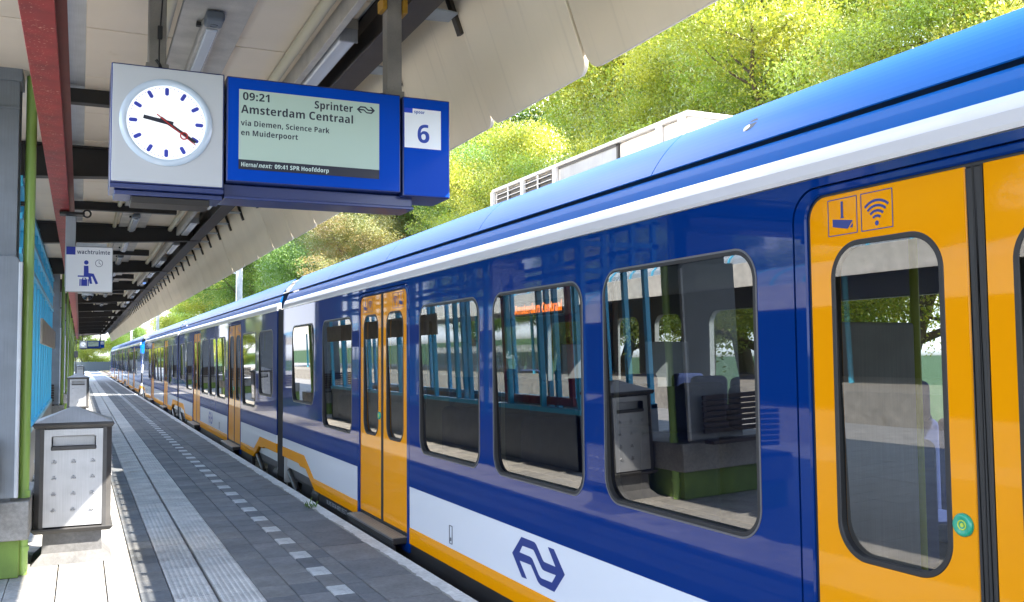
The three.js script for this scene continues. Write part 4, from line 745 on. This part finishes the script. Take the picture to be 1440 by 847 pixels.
// fence and low things at the far end of the platform
{
  M.endFence = std([0.05, 0.065, 0.075], 0.6);
  const f = thing('end_fence', 'low grey fence across the far end of the platform', 'fence', 0.2, 0, -128);
  for (let k = 0; k < 9; k++) obj('panel', rb(-4 + k * 0.8, -3.25 + k * 0.8, 0.1, 1.2, -0.03, 0.03, 0.01, 1), M.endFence, f);
  for (let k = 0; k < 10; k++) obj('post', rb(-4.05 + k * 0.8, -3.97 + k * 0.8, 0, 1.3, -0.04, 0.04, 0.01, 1), M.endFence, f);
  const s = thing('signal_post', 'thin dark signal post standing at the far platform end', 'signal', -0.4, 0, -110);
  obj('pole', bar([0, 0, 0], [0, 3.6, 0], 0.05), M.darkSteel, s); obj('signal_head', rb(-0.2, 0.2, 1.7, 2.4, -0.1, 0.1, 0.05), M.darkSteel, s);
}

// ---------------------------------------------------------------- trees
const leafMat = new THREE.MeshPhysicalMaterial({ color: 0xffffff, roughness: 0.75, transmission: 0.58, thickness: 0, side: THREE.DoubleSide });
function treeProto(seed, kind, nCl, perCl, H, Rc, leaf, tones) {
  SEED = seed;
  const t = new THREE.Group(); t.name = numbered(kind);
  const segs = [], tips = [];
  const limb = (a, d, len, r, lvl) => {
    const pts = [a.clone()], p = a.clone(), q = d.clone(); const n = 4;
    for (let i = 0; i < n; i++) { q.add(V(rr(-0.22, 0.22), rr(-0.06, 0.16), rr(-0.22, 0.22))).normalize(); p.addScaledVector(q, len / n); pts.push(p.clone()); }
    const g = new THREE.TubeGeometry(new THREE.CatmullRomCurve3(pts), 6, 1, lvl === 0 ? 10 : 6), P = g.attributes.position, c = new THREE.CatmullRomCurve3(pts);
    for (let i = 0; i <= 6; i++) { const o = c.getPointAt(i / 6), rad = r * (1 - 0.62 * i / 6), m = (lvl === 0 ? 10 : 6) + 1; for (let j = 0; j < m; j++) { const k = i * m + j, v = V().fromBufferAttribute(P, k).sub(o).multiplyScalar(rad).add(o); P.setXYZ(k, v.x, v.y, v.z); } }
    g.computeVertexNormals(); segs.push(g);
    if (lvl >= 2) { tips.push(pts[2], pts[3], pts[4]); return; }
    const nb = lvl === 0 ? 9 : 5;
    for (let k = 0; k < nb; k++) { const f = 0.28 + 0.72 * (k + rnd() * 0.8) / nb, o = c.getPointAt(Math.min(1, f)), ang = k * 2.4 + rr(-0.5, 0.5), el = lvl === 0 ? rr(0.15, 0.9) : rr(-0.2, 0.8); limb(o, V(Math.cos(ang) * Math.cos(el), Math.sin(el), Math.sin(ang) * Math.cos(el)), (lvl === 0 ? Rc * 0.85 * (1.15 - 0.5 * f) : len * 0.5), r * (lvl === 0 ? 0.42 : 0.5) * (1.1 - 0.5 * f), lvl + 1); }
  };
  limb(V(0, -0.2, 0), V(0, 1, 0), H * 0.86, H * 0.018, 0);
  obj('trunk', segs, M.bark, t);
  // leaf clumps round the twig ends and a few loose ones between
  const pos = [], nor = [], b = V(), c2 = V(), n = V(), m = V();
  for (let i = 0; i < perCl; i++) {
    b.set(rr(-1, 1), rr(-1, 1), rr(-1, 1)); if (b.lengthSq() > 1) b.normalize().multiplyScalar(rnd()); b.y *= 0.75;
    n.set(rr(-1, 1), rr(-0.3, 1.2), rr(-1, 1)).normalize(); c2.set(rr(-1, 1), rr(-1, 0.2), rr(-1, 1)).cross(n).normalize(); m.crossVectors(n, c2);
    const l = leaf * rr(0.7, 1.3), w = l * 0.5, q = [b.clone().addScaledVector(m, -l), b.clone().addScaledVector(c2, w).addScaledVector(n, l * 0.2), b.clone().addScaledVector(m, l), b.clone().addScaledVector(c2, -w).addScaledVector(n, l * 0.2)];
    for (const x of [0, 1, 2, 0, 2, 3]) { pos.push(q[x].x, q[x].y, q[x].z); nor.push(n.x, n.y, n.z); }
  }
  const g = new THREE.BufferGeometry(); g.setAttribute('position', new THREE.Float32BufferAttribute(pos, 3)); g.setAttribute('normal', new THREE.Float32BufferAttribute(nor, 3));
  const im = new THREE.InstancedMesh(g, leafMat, nCl); im.name = 'crown'; im.castShadow = im.receiveShadow = true; im.userData.kind = 'stuff';
  const d = new THREE.Object3D(), cc = new THREE.Color();
  // boughs: each a flattened puff of clumps with gaps to the next, a few clumps stray along the twigs
  const nb = Math.max(20, Math.round(nCl / 30)), boughs = [];
  for (let k = 0; k < nb; k++) boughs.push({ p: tips[(k * 7.31 * tips.length / nb | 0) % tips.length], r: rr(0.55, 1.05) * Rc / 3.6, tone: tones[rnd() * tones.length | 0], v: rr(0.8, 1.2) });
  for (let k = 0; k < nCl; k++) {
    const stray = k % 9 === 0, o = boughs[k % nb]; let sp = 0.12;
    if (stray) d.position.copy(tips[rnd() * tips.length | 0]).add(V(rr(-sp, sp), rr(-sp, sp), rr(-sp, sp)));
    else { const q = V(rr(-1, 1), rr(-1, 1), rr(-1, 1)); if (q.lengthSq() > 1) q.normalize(); q.multiply(V(1.15, 0.62, 1.15)).multiplyScalar(o.r); d.position.copy(o.p).add(q); }
    d.rotation.set(rr(-0.5, 0.5), rr(0, 6.28), rr(-0.5, 0.5)); d.scale.setScalar(rr(0.22, 0.5) * Rc / 3.6); d.updateMatrix(); im.setMatrixAt(k, d.matrix);
    const v = o.v * rr(0.85, 1.15); im.setColorAt(k, cc.setRGB(o.tone[0] * v, o.tone[1] * v, o.tone[2] * v));
  }
  t.add(im);
  return t;
}
{
  const LIME = [[0.48, 0.50, 0.035], [0.39, 0.46, 0.03], [0.55, 0.53, 0.045], [0.30, 0.41, 0.03]], GREEN = [[0.16, 0.30, 0.03], [0.22, 0.36, 0.035], [0.28, 0.40, 0.04]], GOLD = [[0.33, 0.30, 0.05], [0.26, 0.27, 0.05], [0.30, 0.22, 0.05], [0.20, 0.24, 0.04]];
  const protos = { lime: treeProto(11, 'lime_green_tree', 3200, 62, 11, 3.7, 0.092, LIME), open: treeProto(23, 'open_tree', 2500, 56, 12.5, 3.8, 0.09, LIME), green: treeProto(37, 'green_tree', 3200, 62, 10.5, 3.7, 0.092, GREEN), gold: treeProto(53, 'golden_tree', 2600, 62, 10, 3.4, 0.092, GOLD) };
  const first = {};
  const plant = (k, x, z, s, ry, label, group) => { const p = protos[k]; let t; if (!first[k]) { first[k] = 1; t = p; scene.add(p); } else { t = p.clone(); t.name = numbered(p.name); scene.add(t); } t.position.set(x, z < -130 ? -4.5 : -1.3, z); t.rotation.y = ry; t.scale.setScalar(s); tag(t, label, 'tree', group); };
  const row = [
    ['open', 12, -8.6, 0.72, 0.0, 'small open tree at the right edge of the photo with white sky above it'],
    ['lime', 12.3, -11.6, 0.92, 1.7, 'lime green tree above the roof to the right of the round roof socket'],
    ['open', 11.6, -14, 1.00, 3.4, 'airy lime tree with dark branches showing above the round roof socket'],
    ['lime', 12.2, -17, 0.98, 5.1, 'dense bright lime tree above the right end of the white roof unit'],
    ['lime', 12.0, -20.3, 0.90, 0.5, 'bright lime tree above the middle of the white roof unit'],
    ['lime', 11.7, -23.8, 0.85, 2.2, 'bright lime tree above the louvred end of the white roof unit'],
    ['green', 12.4, -27.6, 0.90, 3.9, 'mid green tree just right of the blue track number box'],
    ['lime', 12.0, -32, 0.90, 5.6, 'lime tree half hidden by the blue track number box'],
    ['gold', 12.0, -37.5, 0.95, 1.0, 'yellowish tree right below the blue departure display'],
    ['gold', 12.2, -43, 1.35, 2.7, 'golden brown tree above the end of the nearest carriage roof'],
    ['green', 12.2, -50, 1.42, 4.4, 'green tree above the first black gangway of the train'],
    ['green', 12.4, -58, 1.42, 6.1, 'green tree just right of the nearest overhead line mast'],
    ['green', 12.4, -68, 1.49, 1.6, 'green tree behind the nearest overhead line mast'],
    ['lime', 12.8, -80, 1.49, 3.3, 'distant lime tree above the third carriage'],
    ['green', 13, -98, 1.62, 5.0, 'distant green tree above the meeting noses of the two trains'],
    ['lime', 12.5, -122, 1.76, 0.4, 'farthest lime tree above the end of the train'],
    ['lime', 17.5, -17.5, 1.45, 2.1, 'tall lime tree in the second row, right of the round roof socket'],
    ['lime', 18, -22, 1.50, 3.8, 'tall lime tree in the second row, above the right end of the roof unit'],
    ['green', 18, -26.5, 1.45, 5.5, 'tall green tree in the second row, over the middle of the roof unit'],
    ['lime', 18, -32, 1.50, 0.9, 'tall lime tree in the second row, over the left end of the roof unit'],
    ['green', 18, -39, 1.50, 2.6, 'tall green tree in the second row, right of the departure display'],
    ['open', 18, -47, 1.89, 4.3, 'tall thin tree in the second row, behind the departure display'],
    ['green', 18.5, -57, 2.03, 6.0, 'tall green tree in the second row, over the nearest carriage end'],
    ['lime', 18.5, -70, 2.03, 1.4, 'tall lime tree in the second row, over the second carriage'],
    ['lime', 24, -24, 1.70, 3.1, 'very tall lime tree in the last row at the right'],
    ['green', 25, -34, 1.70, 4.8, 'very tall green tree in the last row over the roof unit'],
    ['lime', 25, -48, 2.29, 0.2, 'very tall lime tree in the last row beside the display'],
  ];
  row.push(['green', 19, -86, 2.1, 1.0, 'tall far green tree in the second row over the third carriage'], ['lime', 19, -104, 2.2, 2.0, 'tall far lime tree in the second row over the meeting noses'], ['green', 18, -126, 2.3, 3.0, 'tall far green tree in the second row above the end of the train'], ['lime', 27, -64, 2.1, 4.0, 'very tall lime tree in the last row over the second carriage'], ['green', 27, -84, 2.3, 5.0, 'very tall green tree in the last row over the third carriage']);
  for (const r of row) plant(...r);
  // beyond the end of the platform
  [[-7, -138], [-2.5, -146], [2, -140], [7, -152], [-12, -142], [12, -150], [-17, -138]].forEach(([x, z], i) => plant(i % 2 ? 'green' : 'lime', x, z, 1.2 + 0.1 * (i % 3), i * 1.3, ['far tree left of the distant display', 'far tree behind the distant display', 'far lime tree between display and train end', 'far green tree by the train end', 'far lime tree behind the columns', 'far green tree right of the track', 'far lime tree at the left of the platform end'][i]));
  // behind the opposite platform, mirrored in the windows
  const lw = ['nearest', 'second', 'third', 'fourth', 'fifth', 'sixth', 'seventh', 'eighth'];
  for (let k = 0; k < 8; k++) plant(k % 3 === 1 ? 'lime' : 'green', -21 - (k % 2) * 2, -22 - k * 6.2, 1.0 + 0.08 * (k % 3), k * 1.9, `${lw[k]} tree behind the opposite platform, seen mirrored in the train`, 'trees behind the opposite platform');
}
renderer.render(scene, camera);
